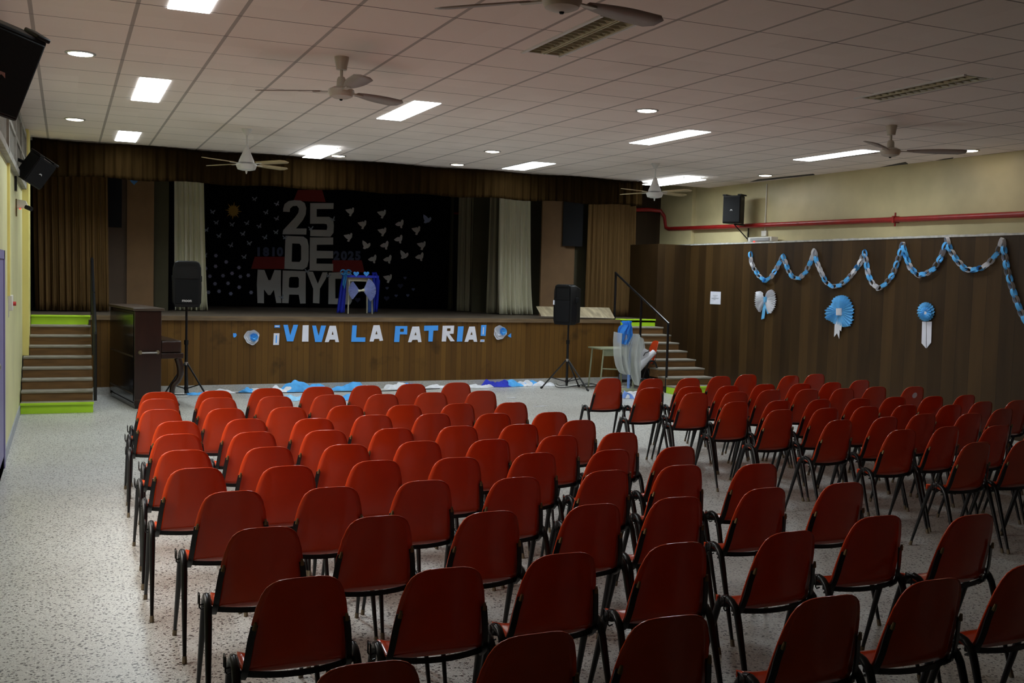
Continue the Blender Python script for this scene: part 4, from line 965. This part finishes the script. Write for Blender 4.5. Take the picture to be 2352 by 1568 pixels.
# notice
WX = PX_-.002
def on_wall(pts, off=0.0): return [at(*p, X=WX-off) for p in pts]
L_ = on_wall([(1632.5, 669), (1656, 670), (1655, 699), (1631, 698)]); o = sum(L_, Vector())/4
nt_ = tag(MB().prism([L_], (-.003, 0, 0)).build('notice', MT['white_card'], smooth=0, origin=o), 'small white printed notice on the right-hand panelling', 'notice')
mb = MB()
for i, (a, b2, yy) in enumerate(((1638, 1649, 678.5), (1640, 1646, 681.5), (1634, 1652, 684.5), (1636, 1650, 686), (1639.5, 1644, 688))):
    mb.prism([[p+Vector((-.0045, 0, 0)) for p in on_wall([(a, yy-.5), (b2, yy-.3), (b2, yy+.5), (a, yy+.3)])]], (-.0005, 0, 0))
q_ = mb.build('printed_lines', MT['ink'], smooth=0, origin=o); q_.location = (0, 0, 0); q_.parent = nt_
# paper chain
SC_ = 752/2184
pc = [(358, 578), (363, 640), (385, 690), (415, 735), (455, 768), (495, 745), (530, 690), (560, 635), (575, 600), (590, 640), (612, 700), (640, 745), (685, 752), (725, 715), (757, 650), (775, 600), (785, 565), (800, 640), (830, 710), (860, 775), (905, 808), (950, 800), (1000, 765), (1045, 715), (1090, 650), (1120, 580), (1130, 640), (1145, 730), (1175, 790), (1215, 820), (1260, 790), (1310, 725), (1350, 610), (1375, 525), (1395, 600), (1425, 680), (1475, 730), (1530, 722), (1580, 690), (1625, 620), (1672, 500), (1690, 560), (1735, 630), (1790, 690), (1840, 698), (1910, 680), (1960, 640), (2010, 580), (2040, 490), (2055, 600), (2070, 690), (2100, 800), (2130, 890), (2165, 980), (2200, 1050)]
path = [at(1600+x*SC_, 380+y*SC_, X=WX-.03) for x, y in pc]
gl = empty('paper_chain', 'blue and white paper chain hung in scallops along the panelling', 'paper chain', path[0])
tot = sum((path[i+1]-path[i]).length for i in range(len(path)-1)); NL = 99
def along(s_):
    for i in range(len(path)-1):
        l = (path[i+1]-path[i]).length
        if s_ <= l: return path[i].lerp(path[i+1], s_/l), (path[i+1]-path[i]).normalized()
        s_ -= l
    return path[-1], (path[-1]-path[-2]).normalized()
step = tot/NL
def ring_mesh(m, nm):
    a, b_, h = step*.64, step*.34, step*.52
    outer = [(math.cos(2*PI*j/16)*a, math.sin(2*PI*j/16)*b_) for j in range(16)]
    rows = [[(x, y, -h/2) for x, y in outer], [(x, y, h/2) for x, y in outer]]
    ob = MB().grid(rows, closed=True).build(nm, m, gl, smooth=60, solid=.0015); return ob
protos = {}
rr = random.Random(3)
for k in range(NL):
    p_, d_ = along((k+.5)*step)
    key = 'silver_paper' if rr.random() < .22 else ('blue_paper' if (k % 2 == 0) ^ (rr.random() < .15) else 'white_paper')
    if key not in protos: protos[key] = ob = ring_mesh(MT[key], 'link')
    else: ob = protos[key].copy(); COL.objects.link(ob); ob.parent = gl
    xax = d_; n0 = Vector((-1, 0, 0)); yax = n0.cross(xax).normalized()
    ang = (PI/2 if k % 2 else 0) + rr.uniform(-.35, .35)
    q1 = (n0*math.cos(ang)+yax*math.sin(ang)).normalized(); q2_ = xax.cross(q1)
    Mx = Matrix((xax, q1, q2_)).transposed().to_4x4(); Mx.translation = p_-gl.location
    ob.matrix_local = Mx
# bow, rosette, cockade on the panelling
def w5(pts): return [(1600+x*SC_, 380+y*SC_) for x, y in pts]
def wall_fan(name, m, ctr, outline, par, n=44, amp=.022, off=.02):
    """pleated paper fan from a centre out to an outline of picture points, on the panelling"""
    c0 = at(*ctr, X=WX-off); ol = [at(*p, X=WX-off) for p in outline]
    seg = [(ol[i+1]-ol[i]).length for i in range(len(ol)-1)]; T = sum(seg); edge = []
    for j in range(n+1):
        s_ = T*j/n; i = 0
        while i < len(seg)-1 and s_ > seg[i]: s_ -= seg[i]; i += 1
        edge.append(ol[i].lerp(ol[i+1], min(1, s_/max(seg[i], 1e-6))))
    rows = [[c0.lerp(e, v)+Vector((-amp*v*(1 if j % 2 else -.6)-.02*math.sin(PI*v), 0, 0)) for j, e in enumerate(edge)] for v in (.05, .35, .7, 1)]
    ob = MB().grid(rows).build(name, m, smooth=0, solid=.0015, origin=par.location); ob.location = (0, 0, 0); ob.parent = par
    return ob
t = empty('paper_bow', 'white crepe paper bow with blue knot on the panelling', 'paper bow', at(*w5([(460, 890)])[0], X=WX))
wall_fan('left_wing', MT['white_paper'], *[w5([(458, 890)])[0]], w5([(440, 850), (425, 838), (398, 842), (390, 900), (395, 940), (420, 978), (440, 940), (455, 910)]), t)
wall_fan('right_wing', MT['white_paper'], *[w5([(462, 890)])[0]], w5([(470, 860), (480, 835), (502, 826), (522, 845), (530, 905), (520, 950), (495, 987), (482, 980), (468, 920)]), t)
c0 = t.location
def wall_strip(name, m, pts, par, off):
    ob = MB().prism([on_wall(w5(pts), off)], (-.004, 0, 0)).build(name, m, smooth=0, origin=par.location); ob.location = (0, 0, 0); ob.parent = par; return ob
wall_strip('tail', MT['light_blue'], [(450, 895), (464, 895), (475, 960), (485, 985), (472, 990), (462, 950), (452, 1020), (432, 1026)], t, .022)
MB().tube([at(*w5([(460, 876)])[0], X=WX-.03)-c0, at(*w5([(460, 912)])[0], X=WX-.03)-c0], [.035, .03], 10).build('knot', MT['light_blue'], t)
t = empty('paper_rosette', 'large light blue crepe rosette with white knot on the panelling', 'paper rosette', at(*w5([(955, 970)])[0], X=WX))
c0 = t.location
wall_fan('rosette', MT['light_blue'], w5([(955, 972)])[0], w5([(862, 1025), (860, 965), (880, 945), (905, 920), (910, 890), (940, 870), (972, 864), (1005, 872), (1025, 900), (1040, 930), (1050, 972), (1040, 1000), (1045, 1030), (1025, 1070), (985, 1078), (955, 1060), (925, 1058), (890, 1035), (862, 1025)]), t, 64, .024)
wall_strip('tail', MT['white_paper'], [(940, 985), (965, 985), (972, 1050), (965, 1105), (955, 1095), (952, 1155), (938, 1118), (918, 1142), (922, 1060)], t, .032)
MB().tube([at(*w5([(952, 952)])[0], X=WX-.045)-c0, at(*w5([(952, 998)])[0], X=WX-.045)-c0], [.045, .045], 10).build('knot', MT['white_paper'], t)
t = empty('paper_cockade', 'small round blue cockade with two white ribbons on the panelling', 'paper cockade', at(*w5([(1530, 975)])[0], X=WX))
c0 = t.location
wall_fan('cockade', MT['light_blue'], w5([(1530, 977)])[0], w5([(1530+57*math.cos(a), 975-64*math.sin(a)) for a in [2*PI*j/24 for j in range(25)]]), t, 40, .015)
wall_fan('inner_ring', MT['blue_paper'], w5([(1530, 982)])[0], w5([(1530+40*math.cos(a), 985-42*math.sin(a)) for a in [2*PI*j/24 for j in range(25)]]), t, 30, .016, .045)
wall_strip('centre', MT['white_paper'], [(1512, 965), (1528, 952), (1545, 962), (1540, 978), (1550, 1000), (1530, 1005), (1515, 995), (1522, 982)], t, .055)
wall_strip('ribbon', MT['white_card'], [(1506, 1040), (1533, 1042), (1531, 1218), (1502, 1185)], t, .006)
wall_strip('ribbon', MT['white_card'], [(1536, 1042), (1570, 1040), (1566, 1180), (1535, 1218)], t, .006)

# ---------------------------------------------------------------- desk, lone chair, tulle post
dp = at(1377, 893, Z=0)
DY = dp.y
def dpx(x, y, Y=DY): return at(x, y, Y=Y)
zt = dpx(1386, 800).z; x0_, x1_ = dpx(1379, 800).x, dpx(1379, 800).x+.62
t = empty('school_desk', 'pale green metal school desk beside the tulle decoration', 'desk', ((x0_+x1_)/2, DY, 0))
hw = (x1_-x0_)/2
bx('desk_top', (-hw, -.02, zt-.02), (hw, .42, zt), MT['desk_green'], t, .004)
bx('apron', (-hw+.05, 0, zt-.12), (hw-.05, .02, zt-.02), MT['desk_green'], t)
for sx in (-1, 1):
    for yy in (.0, .38):
        MB().tube([(sx*(hw-.01), yy, 0), (sx*(hw-.06), yy, zt-.02)], .013, 8).build('leg', MT['desk_green'], t)
MB().tube([(-hw+.03, 0, zt*.50), (hw-.03, 0, zt*.46)], .010, 8).build('stretcher', MT['desk_green'], t)
bx('chalk', (hw*.1, .03, zt), (hw*.3, .06, zt+.018), MT['white_card']).parent = None
ck = D.objects['chalk']; ck.location = t.location; tag(ck, 'little white box on the pale green desk', 'box'); ck.name = 'small_box'

# ---------------------------------------------------------------- shell chairs
def make_chair():
    root = empty('shell_chair', 'x', 'chair')
    prof = [(.118, .376, .150), (.126, .390, .164), (.118, .404, .170), (.095, .409, .173), (.065, .406, .175), (.035, .400, .175), (.006, .395, .175), (-.018, .396, .174), (-.038, .406, .173), (-.054, .430, .171), (-.066, .468, .168), (-.080, .520, .163), (-.094, .575, .156), (-.108, .630, .146), (-.120, .675, .132), (-.128, .700, .119), (-.133, .716, .101), (-.136, .725, .081), (-.1375, .7295, .058), (-.138, .731, .030)]
    rows = []
    for i, (y, z, hw_) in enumerate(prof):
        row = []
        back = max(0.0, min(1.0, (i-6)/4))
        for j in range(13):
            u = -1+2*j/12
            row.append((hw_*u, y+.022*back*(hw_*u/.17)**2, z+(.016*(1-back)*u**4 if i > 1 else 0)))
        rows.append(row)
    MB().grid(rows).build('shell', MT['shell'], root, smooth=180, solid=.006)
    for sx in (-1, 1):
        # bracket strip behind the edge of the back
        pts = [(-.030, .372), (-.062, .396), (-.078, .437), (-.089, .475), (-.098, .525), (-.108, .572)]
        hwz = [.176, .174, .170, .166, .160, .152]
        r2 = []
        for (y, z), hx in zip(pts, hwz):
            r2.append([(sx*(hx-.012), y+.008, z), (sx*(hx+.009), y+.016, z)])
        br2 = MB().grid(r2).build('back_bracket', MT['black_metal'], root, smooth=60, solid=.007)
        MB().tube([(sx*.150, -.098, .562), (sx*.147, -.104, .586)], [.008, .005], 8).build('rivet', MT['brass'], br2)
        ap = (sx*.198, 0, .440)
        for dy in (-1, 1):
            pth = [(sx*.208, dy*.185, .018), (sx*.199, dy*.075, .360)] + [tuple(p) for p in bez((sx*.199, dy*.075, .360), (sx*.198, dy*.055, .438), ap, 4)[1:]]
            l = MB().tube(pth, [.008, .0145, .0145, .0145, .0145, .0145], 8).build('leg', MT['black_metal'], root, smooth=60)
            MB().tube([(sx*.2082, dy*.190, 0), (sx*.2075, dy*.181, .03)], [.0105, .0095], 8).build('foot_cap', MT['rubber'], l)
    for y0, sag in ((-.030, -.075), (.055, .045)):
        pts = [(-.198, y0*.9, .404)] + [tuple(p) for p in bez((-.180, y0, .398), (0, y0+sag, .386 if y0 < 0 else .368), (.180, y0, .398), 10)] + [(.198, y0*.9, .404)]
        rows = [[(x, y, z+.010) for x, y, z in pts], [(x, y, z-.010) for x, y, z in pts]]
        MB().grid(rows).build('crossbar', MT['black_metal'], root, smooth=60, solid=.006)
    MB().tube([(-.205, -.012, .400), (-.220, -.012, .396), (-.226, -.012, .404), (-.226, -.012, .448), (-.226, .022, .452), (-.226, .022, .410), (-.220, .022, .402), (-.205, .022, .405)], .0032, 6).build('linking_hook', MT['black_metal'], root, smooth=60)
    return root
chair0 = make_chair(); register(chair0); used = [False]
TOPY = -.122
def place_chair(x, y, rz, label, group):
    c_, s_ = math.cos(rz), math.sin(rz)
    loc = (x - (-s_*TOPY), y - c_*TOPY, 0)
    r = chair0 if not used[0] else dup(chair0)
    used[0] = True
    r.location = loc; r.rotation_euler = (0, 0, rz); tag(r, label, 'chair', group)
    return r
LB = [[(366.7,899),(496.8,896),(611.6,890.6),(732,887),(843,884),(946.5,880.5),(1050,877.6)],
[(368.6,914.5),(504.5,911.7),(630.7,908.8),(757,905.5),(877.7,904),(992.4,900),(1107.4,896.3)],
[(380,938.4),(519.8,936.5),(659.5,933.7),(797.3,929.8),(925.5,928.9),(1050,925.4),(1176.3,922.6)],
[(412.6,965.6),(563.8,960.4),(718.9,959.5),(862.4,951.4),(996.3,948.4),(1130.4,948),(1266.2,945)],
[(408.8,994.9),(584.8,990),(747.6,986.3),(902.5,981.9),(1053.7,976.7),(1195.4,972.9),(1331.2,963.3)],
[(424,1031.6),(619.2,1024.5),(793.5,1018.8),(963.8,1011.2),(1126.5,1007.3),(1285.3,998.7),(1425,991.5)],
[(450.9,1072.4),(661,1067.6),(864.3,1055.2),(1049.9,1048.5),(1230,1038),(1404,1031),(1557,1023.5)],
[(542.5,1125),(754.5,1116.4),(975,1101),(1187,1094),(1394,1078),(1565,1066),(1741,1063)],
[(608,1207.5),(871,1182),(1127,1171.6),(1366,1155),(1557,1139),(1758,1118),(1939,1106)],
[(698,1321),(1025,1300),(1294,1267),(1557,1243),(1816,1217),(2027,1181),(2228.6,1179.6)],
[(847,1515),(1228,1449),(1542,1410),(1904.6,1364),(2146.7,1326),(2370,1290)]]
RB = [[(1409.7,867.7),(1496,868.7),(1578,867.7),(1656.6,863),(1729,859),(1804,862),(1874.7,858)],
[(1494,889.7),(1587.7,886.9),(1673.8,885),(1763.7,881),(1834.5,880),(1912,877),(1978,872)],
[(1601,901),(1689,899),(1773,894.5),(1860,892.7),(1933,891),(2018.7,887),(2095.6,887)],
[(1698.7,921),(1794,918.4),(1886,916),(1976,913.7),(2055,910.5),(2138,909),(2215,906)],
[(1794,939.5),(1899,936),(1997,932),(2089,928.6),(2174.7,928.6),(2258,921),(2339,918)],
[(1929,962.8),(2036,956),(2125.5,949),(2228,948),(2305,937)],
[(2074,985),(2177,977.8),(2292,975.6)],
[(2256,1013),(2350,1009)]]
TZ = .731
rj = random.Random(12)
for name, blk, per in (('left', LB, 1), ('right', RB, 1)):
    for i, row in enumerate(blk):
        Q = [at(*px, Z=TZ) for px in row]
        for _ in range(60):                       # chairs hook side by side: never closer than their frames
            for j in range(len(Q)-1):
                g = .432-(Q[j+1].x-Q[j].x)
                if g > 0: Q[j].x -= g/2; Q[j+1].x += g/2
        for j, q in enumerate(Q):
            rz = math.radians(rj.uniform(-3, 3)) + (math.radians(2) if name == 'right' else 0)
            rw = '%s row from stage' % ORD[i] if i else 'front row'
            st = '%s from the left' % ORD[j] if j else 'leftmost'
            stain = ' with white scuff' if (name == 'right' and i == 2 and j == 6) else ''
            r = place_chair(q.x, q.y, rz, 'orange shell chair%s, %s block, %s, %s' % (stain, name, rw, st), 'orange chairs of the %s seating block' % name)
            if stain:
                MB().lathe([(0, -.001), (.03, -.001), (.028, .001), (0, .001)], 14).build('scuff_mark', MT['white_card'], r)
                sm = r.children[-1] if r.children[-1].name.startswith('scuff') else [c_ for c_ in r.children if c_.name.startswith('scuff')][0]
                sm.location = (.01, -.121, .64); sm.rotation_euler = (math.radians(104), 0, 0)
# chairs past the right edge whose legs and shells still show at the border
for (x, y, i, j) in ((6.66, 5.45, 6, 3), (6.2, 4.88, 7, 2)):
    place_chair(x, y, 0, 'orange shell chair, right block, %s row from stage, %s from the left' % (ORD[i], ORD[j]), 'orange chairs of the right seating block')
# lone chair beside the desk: side view, facing left
q = at(1504, 793, Y=14.15)
r = dup(chair0); tag(r, 'orange shell chair facing left below the right stairs, paper roll on it', 'chair')
if r.get('group'): del r['group']
r.rotation_euler = (0, 0, math.radians(80)); r.location = (q.x-.13, 14.15, 0.0)
r.scale = (1.05,)*3
# paper roll lying on it
pa_, pb_ = at(1463, 838, Y=13.62), at(1503, 806, Y=13.62)
pa_ = at(1464, 842, Y=14.0); pb_ = at(1503, 808, Y=14.0)
d_ = (pb_-pa_)
t = empty('paper_roll', 'white paper roll leaning on the orange chair by the right stairs', 'paper roll', pa_)
MB().tube([(0, 0, 0), d_*.5, d_*.9, d_], [.085, .062, .045, .045], 14).build('roll', MT['white_paper'], t)
sh = MB().grid([[at(x, y, Y=13.98)-pa_ for x, y in ((1462, 800), (1475, 796), (1492, 806))], [at(x, y, Y=13.95)-pa_ for x, y in ((1463, 822), (1478, 818), (1490, 816))], [at(x, y, Y=13.97)-pa_ for x, y in ((1462, 842), (1474, 842), (1486, 828))]])
sh.build('loose_sheet', MT['white_paper'], t, solid=.002)
MB().tube([at(x, y, Y=13.93)-pa_ for x, y in ((1478, 817), (1482, 810), (1489, 808), (1492, 803))], .008, 6).build('black_stripe', MT['cable'], t)
# tulle decoration on a pale blue post
f0 = at(1443, 898, Z=0); TY = f0.y
t = empty('tulle_stand', 'pale blue post with white tulle and a blue tulle tuft, right of the stage', 'decoration', f0)
zt_ = at(1440, 745, Y=TY).z
MB().tube([(0, 0, .03), (0, 0, zt_)], [.022, .020], 12).build('post', MT['post_blue'], t)
MB().lathe([(0, 0), (.16, 0), (.16, .03), (.03, .045), (0, .045)], 20).build('base', MT['desk_green'], t)
cT = crop(1380, 720, 160/1254)
def tl(name, m, Lp, Rp, dy, amp, folds, seed, curve=0.0):
    return strip_cloth(name, '', '', m, [cT(p) for p in Lp], [cT(p) for p in Rp], TY+dy, amp, folds, 16, 24, seed, par=t, solid=.0, curve=curve)
tl('white_tulle', MT['tulle_white'], [(268, 330), (255, 500), (262, 760), (290, 940), (350, 1060), (420, 1095)], [(460, 400), (470, 560), (470, 760), (500, 900), (510, 1000), (500, 1085)], -.06, .055, 2.5, 4, .08)
tl('white_tulle', MT['tulle_white'], [(560, 365), (500, 560), (455, 720), (480, 900), (540, 1120), (620, 1285)], [(655, 375), (680, 560), (690, 760), (695, 960), (690, 1150), (640, 1285)], -.10, .055, 2.2, 6, .08)
tl('white_tulle', MT['tulle_white'], [(440, 500), (470, 560), (440, 680), (470, 760)], [(655, 380), (780, 450), (800, 620), (700, 720)], -.02, .05, 3, 9, .05)
tl('blue_tulle', MT['tulle_blue'], [(395, 130), (430, 190), (350, 230), (330, 290), (330, 380), (320, 520)], [(510, 130), (480, 185), (530, 240), (545, 310), (560, 380), (440, 580)], -.09, .06, 3.4, 15, .08)
tl('blue_tulle', MT['tulle_blue'], [(390, 140), (440, 200), (385, 290), (360, 360)], [(500, 125), (490, 200), (520, 280), (545, 365)], -.15, .05, 3, 18, .06)
MB().tube([at(*cT((455, 190)), Y=TY-.15)-f0, at(*cT((470, 300)), Y=TY-.17)-f0, at(*cT((510, 420)), Y=TY-.16)-f0], [.014, .012, .010], 8).build('ribbon', MT['white_cloth'], t)

# ---------------------------------------------------------------- cloth heaps and scraps on the floor
def heap(label, m, px, L, W, H, rz, seed, cat='cloth', name='cloth_heap', group='cloths on the floor before the stage'):
    p_ = at(*px, Z=0); rnd = random.Random(seed)
    if name == 'cloth_heap': H *= 1.25; L *= 1.1; p_.y = min(p_.y, SY(p_.x)-.04-W*.62)
    ph = [rnd.uniform(0, 6.28) for _ in range(6)]
    rows = []
    nx, ny = 36, 14
    for i in range(ny+1):
        v = -1+2*i/ny; row = []
        for j in range(nx+1):
            u = -1+2*j/nx
            edge = 1+.18*math.sin(3*u+ph[0])+.12*math.sin(8*u+ph[1])
            e2 = max(0, 1-abs(u)**4)*max(0, 1-v*v)
            z = H*e2*(.62+.22*math.sin(5*u+ph[2])+.10*math.sin(5*v+9*u+ph[3])+.06*math.sin(17*u+ph[4]))+.004
            row.append((u*L/2+.03*math.sin(4*v+ph[5]), v*W/2*edge*(1-.5*abs(u)**3), max(.003, z)))
        rows.append(row)
    ob = MB().grid(rows).build(name, m, smooth=180)
    ob.location = p_; ob.rotation_euler = (0, 0, rz)
    return tag(ob, label, cat, group)
heap('small sky blue cloth on the floor under the left tripod', MT['sky_cloth'], (455, 906), .26, .14, .03, .1, 1)
heap('white cloth on the floor just left of the second front-row chair', MT['white_cloth'], (497, 897), .40, .16, .05, 0, 2)
heap('small sky blue cloth against the plinth, between second and third front-row chairs', MT['sky_cloth'], (564, 897), .20, .14, .06, 0, 3)
heap('white cloth against the plinth beside the small blue cloth', MT['white_cloth'], (583, 897), .22, .14, .05, 0, 4)
heap('white cloth behind the third front-row chair of the left block', MT['white_cloth'], (648, 897), .38, .22, .09, 0, 5)
heap('big sky blue cloth bunched against the plinth', MT['sky_cloth'], (692, 897), .62, .22, .15, .05, 6)
heap('light blue cloth on the floor nearer the chairs, left of centre', mat('pale_sky_cloth', (.30, .62, .92), .85, var=.15, scale=14), (677, 918), .34, .24, .06, 0, 7)
heap('sky blue cloth against the plinth between the fourth and fifth front-row chairs', MT['sky_cloth'], (796, 892), .50, .18, .11, 0, 8)
heap('light blue cloth on the floor nearer the chairs, second from the left', MT['sky_cloth'], (800, 917), .34, .20, .06, 0, 9)
heap('white cloth against the plinth behind the fifth front-row chair', MT['white_cloth'], (838, 890), .24, .12, .06, 0, 10)
heap('white cloth with upright fold between the fifth and sixth front-row chairs', MT['white_cloth'], (906, 891), .32, .16, .09, 0, 11)
heap('sky blue cloth tip left of the sixth front-row chair', MT['sky_cloth'], (921, 886), .16, .12, .08, 0, 12)
heap('flat white cloth between the sixth and seventh front-row chairs', MT['white_cloth'], (1004, 888), .42, .14, .05, 0, 13)
heap('white cloth in front of the royal blue cloth', MT['white_cloth'], (1100, 890), .40, .16, .05, 0, 14)
heap('royal blue cloth bunched against the plinth right of the chairs', MT['royal'], (1120, 883), .46, .18, .11, 0, 15)
heap('sky blue cloth right of the royal blue cloth', MT['sky_cloth'], (1170, 884), .40, .16, .09, 0, 16)
heap('white cloth between two blue cloths at the right of the plinth', MT['white_cloth'], (1199, 884), .24, .16, .09, 0, 17)
heap('small sky blue cloth, last blue one towards the right tripod', MT['sky_cloth'], (1222, 885), .20, .14, .07, 0, 18)
heap('white cloth ending the row, nearest the right tripod', MT['white_cloth'], (1248, 886), .34, .16, .07, 0, 19)
heap('white and blue cloth at the foot of the tulle post', MT['white_cloth'], (1455, 914), .22, .26, .10, .3, 20, group=None)
heap('pale blue cloth at the foot of the tulle post', MT['post_blue'], (1440, 914), .10, .26, .10, .2, 21, group=None)
heap('scrap of white paper on the floor right of the chairs, nearer the stage', MT['white_paper'], (1175, 914), .12, .05, .006, 0, 22, 'paper scrap', 'paper_scrap', 'paper scraps on the floor')
heap('scrap of white paper on the floor in front of the right front-row chairs', MT['white_paper'], (1243, 933), .18, .04, .006, 0, 23, 'paper scrap', 'paper_scrap', 'paper scraps on the floor')
# cables
def cable(label, pts, z=.006):
    P_ = [at(*p, Z=z) for p in pts]
    sm_ = []
    for i in range(len(P_)-1):
        for k in range(5):
            t_ = k/5; p0 = P_[max(i-1, 0)]; p1 = P_[i]; p2 = P_[i+1]; p3 = P_[min(i+2, len(P_)-1)]
            sm_.append(.5*((2*p1)+(p2-p0)*t_+(2*p0-5*p1+4*p2-p3)*t_*t_+(3*p1-p0-3*p2+p3)*t_**3))
    sm_.append(P_[-1])
    tag(MB().tube(sm_, .006, 6).build('cable', MT['cable'], origin=P_[0]), label, 'cable')
cable('black cable coiled on the floor beside the right tripod', [(1298, 884), (1283, 884), (1274, 879), (1278, 888), (1300, 889), (1330, 884), (1352, 880), (1372, 884), (1352, 888), (1336, 885), (1360, 882), (1376, 885)])
cable('black cable along the plinth behind the left front-row chairs', [(395, 905), (420, 906), (480, 903), (540, 902), (620, 902), (720, 900), (860, 898), (940, 895), (1010, 892)])

# ---------------------------------------------------------------- ceiling fans
CANG = -YAW
def blade(mb_len, w0, w1, droop, tilt, m, name, par, ang, r0, z, tipup=0.0):
    rows = []
    n = 10
    for i in range(n+1):
        v = i/n; r = r0+(mb_len-r0)*v; wd = w0+(w1-w0)*math.sin(min(1, v*1.6)*PI/2)
        if v > .9: wd *= math.sqrt(max(.02, 1-((v-.9)/.1)**2*.75))
        zz = z-droop*v*v+tipup*max(0, v-.7)*3
        rows.append([(r, -wd/2, zz+math.tan(tilt)*wd/2), (r, 0, zz), (r, wd/2, zz-math.tan(tilt)*wd/2)])
    ob = MB().grid(rows).build(name, m, par, smooth=180, solid=.006)
    ob.rotation_euler = (0, 0, ang)
    return ob
def fan_cup(label, p_, ths, R, drop=.25, tipup=0.0):
    t = empty('ceiling_fan', label, 'ceiling fan', (p_.x, p_.y, CZ))
    MB().lathe([(0, 0), (.055, 0), (.055, -.01), (.040, -.095), (.0, -.10)], 20).build('canopy', MT['fan_cream'], t)
    MB().lathe([(.012, -.09), (.012, -drop+.07)], 12).build('down_rod', MT['fan_cream'], t)
    MB().lathe([(0, -drop+.10), (.024, -drop+.10), (.034, -drop+.08), (.036, -drop+.03), (0, -drop+.03)], 16).build('coupling', MT['fan_cream'], t)
    MB().lathe([(0, -drop+.025), (.06, -drop+.025), (.098, -drop+.005), (.10, -drop-.015), (.085, -drop-.045), (.05, -drop-.06), (.012, -drop-.065), (0, -drop-.066)], 28).build('motor', MT['fan_cream'], t)
    MB().lathe([(0, -drop-.064), (.014, -drop-.064), (.010, -drop-.075), (0, -drop-.076)], 10).build('cap', MT['black_plastic'], t)
    for th in ths:
        a = math.radians(th)+CANG
        b_ = blade(R, .055, .14, .0, .20, MT['fan_blade'], 'blade', t, a, .16, -drop-.005, tipup)
        MB().box((.08, -.018, -drop-.012), (.22, .018, -drop-.004)).build('blade_iron', MT['fan_cream'], b_, smooth=0)
    return t
fan_cup('cream three-blade ceiling fan left of centre, short rod', at(785, 131, Z=CZ), (54, -66, 174), .66)
fan_cup('cream three-blade ceiling fan near the right wall', at(2048, 288, Z=CZ), (-5, -125, 115), .74)
h_ = at(1290, 28, Z=CZ-.316)
fan_cup('cream three-blade ceiling fan cut off by the top edge', h_, (38, 158, -82), .68)
def fan_cone(label, p_, ths, R):
    t = empty('ceiling_fan', label, 'ceiling fan', (p_.x, p_.y, CZ))
    MB().lathe([(0, 0), (.062, 0), (.060, -.012), (.014, -.075), (0, -.075)], 20).build('canopy', MT['fan_white'], t)
    MB().lathe([(.010, -.07), (.010, -.21)], 12).build('down_rod', MT['fan_white'], t)
    MB().lathe([(0, -.20), (.022, -.20), (.05, -.28), (.085, -.36), (.09, -.385), (0, -.385)], 28).build('motor_cone', MT['fan_white'], t)
    MB().lathe([(0, -.385), (.088, -.385), (.092, -.405), (0, -.405)], 28).build('flywheel', MT['grey_plastic'], t)
    MB().lathe([(0, -.405), (.115, -.405), (.118, -.42), (.10, -.465), (.06, -.475), (0, -.478)], 28).build('switch_housing', MT['fan_white'], t)
    MB().lathe([(0, -.476), (.014, -.476), (.010, -.50), (.005, -.515), (0, -.516)], 10).build('finial', MT['fan_white'], t)
    for th in ths:
        a = math.radians(th)+CANG
        b_ = blade(R, .09, .12, .0, .18, MT['fan_wood'], 'blade', t, a, .18, -.40)
        MB().box((.08, -.015, -.405), (.24, .015, -.398)).build('blade_iron', MT['fan_white'], b_, smooth=0)
    return t
fan_cone('white four-blade ceiling fan with cone motor in front of the pelmet, left', at(567, 296, Z=CZ), (148, 238, 328, 58), .64)
fan_cone('white four-blade ceiling fan with cone motor in front of the pelmet, right', at(1506, 375, Z=CZ), (40, 130, 220, 310), .64)
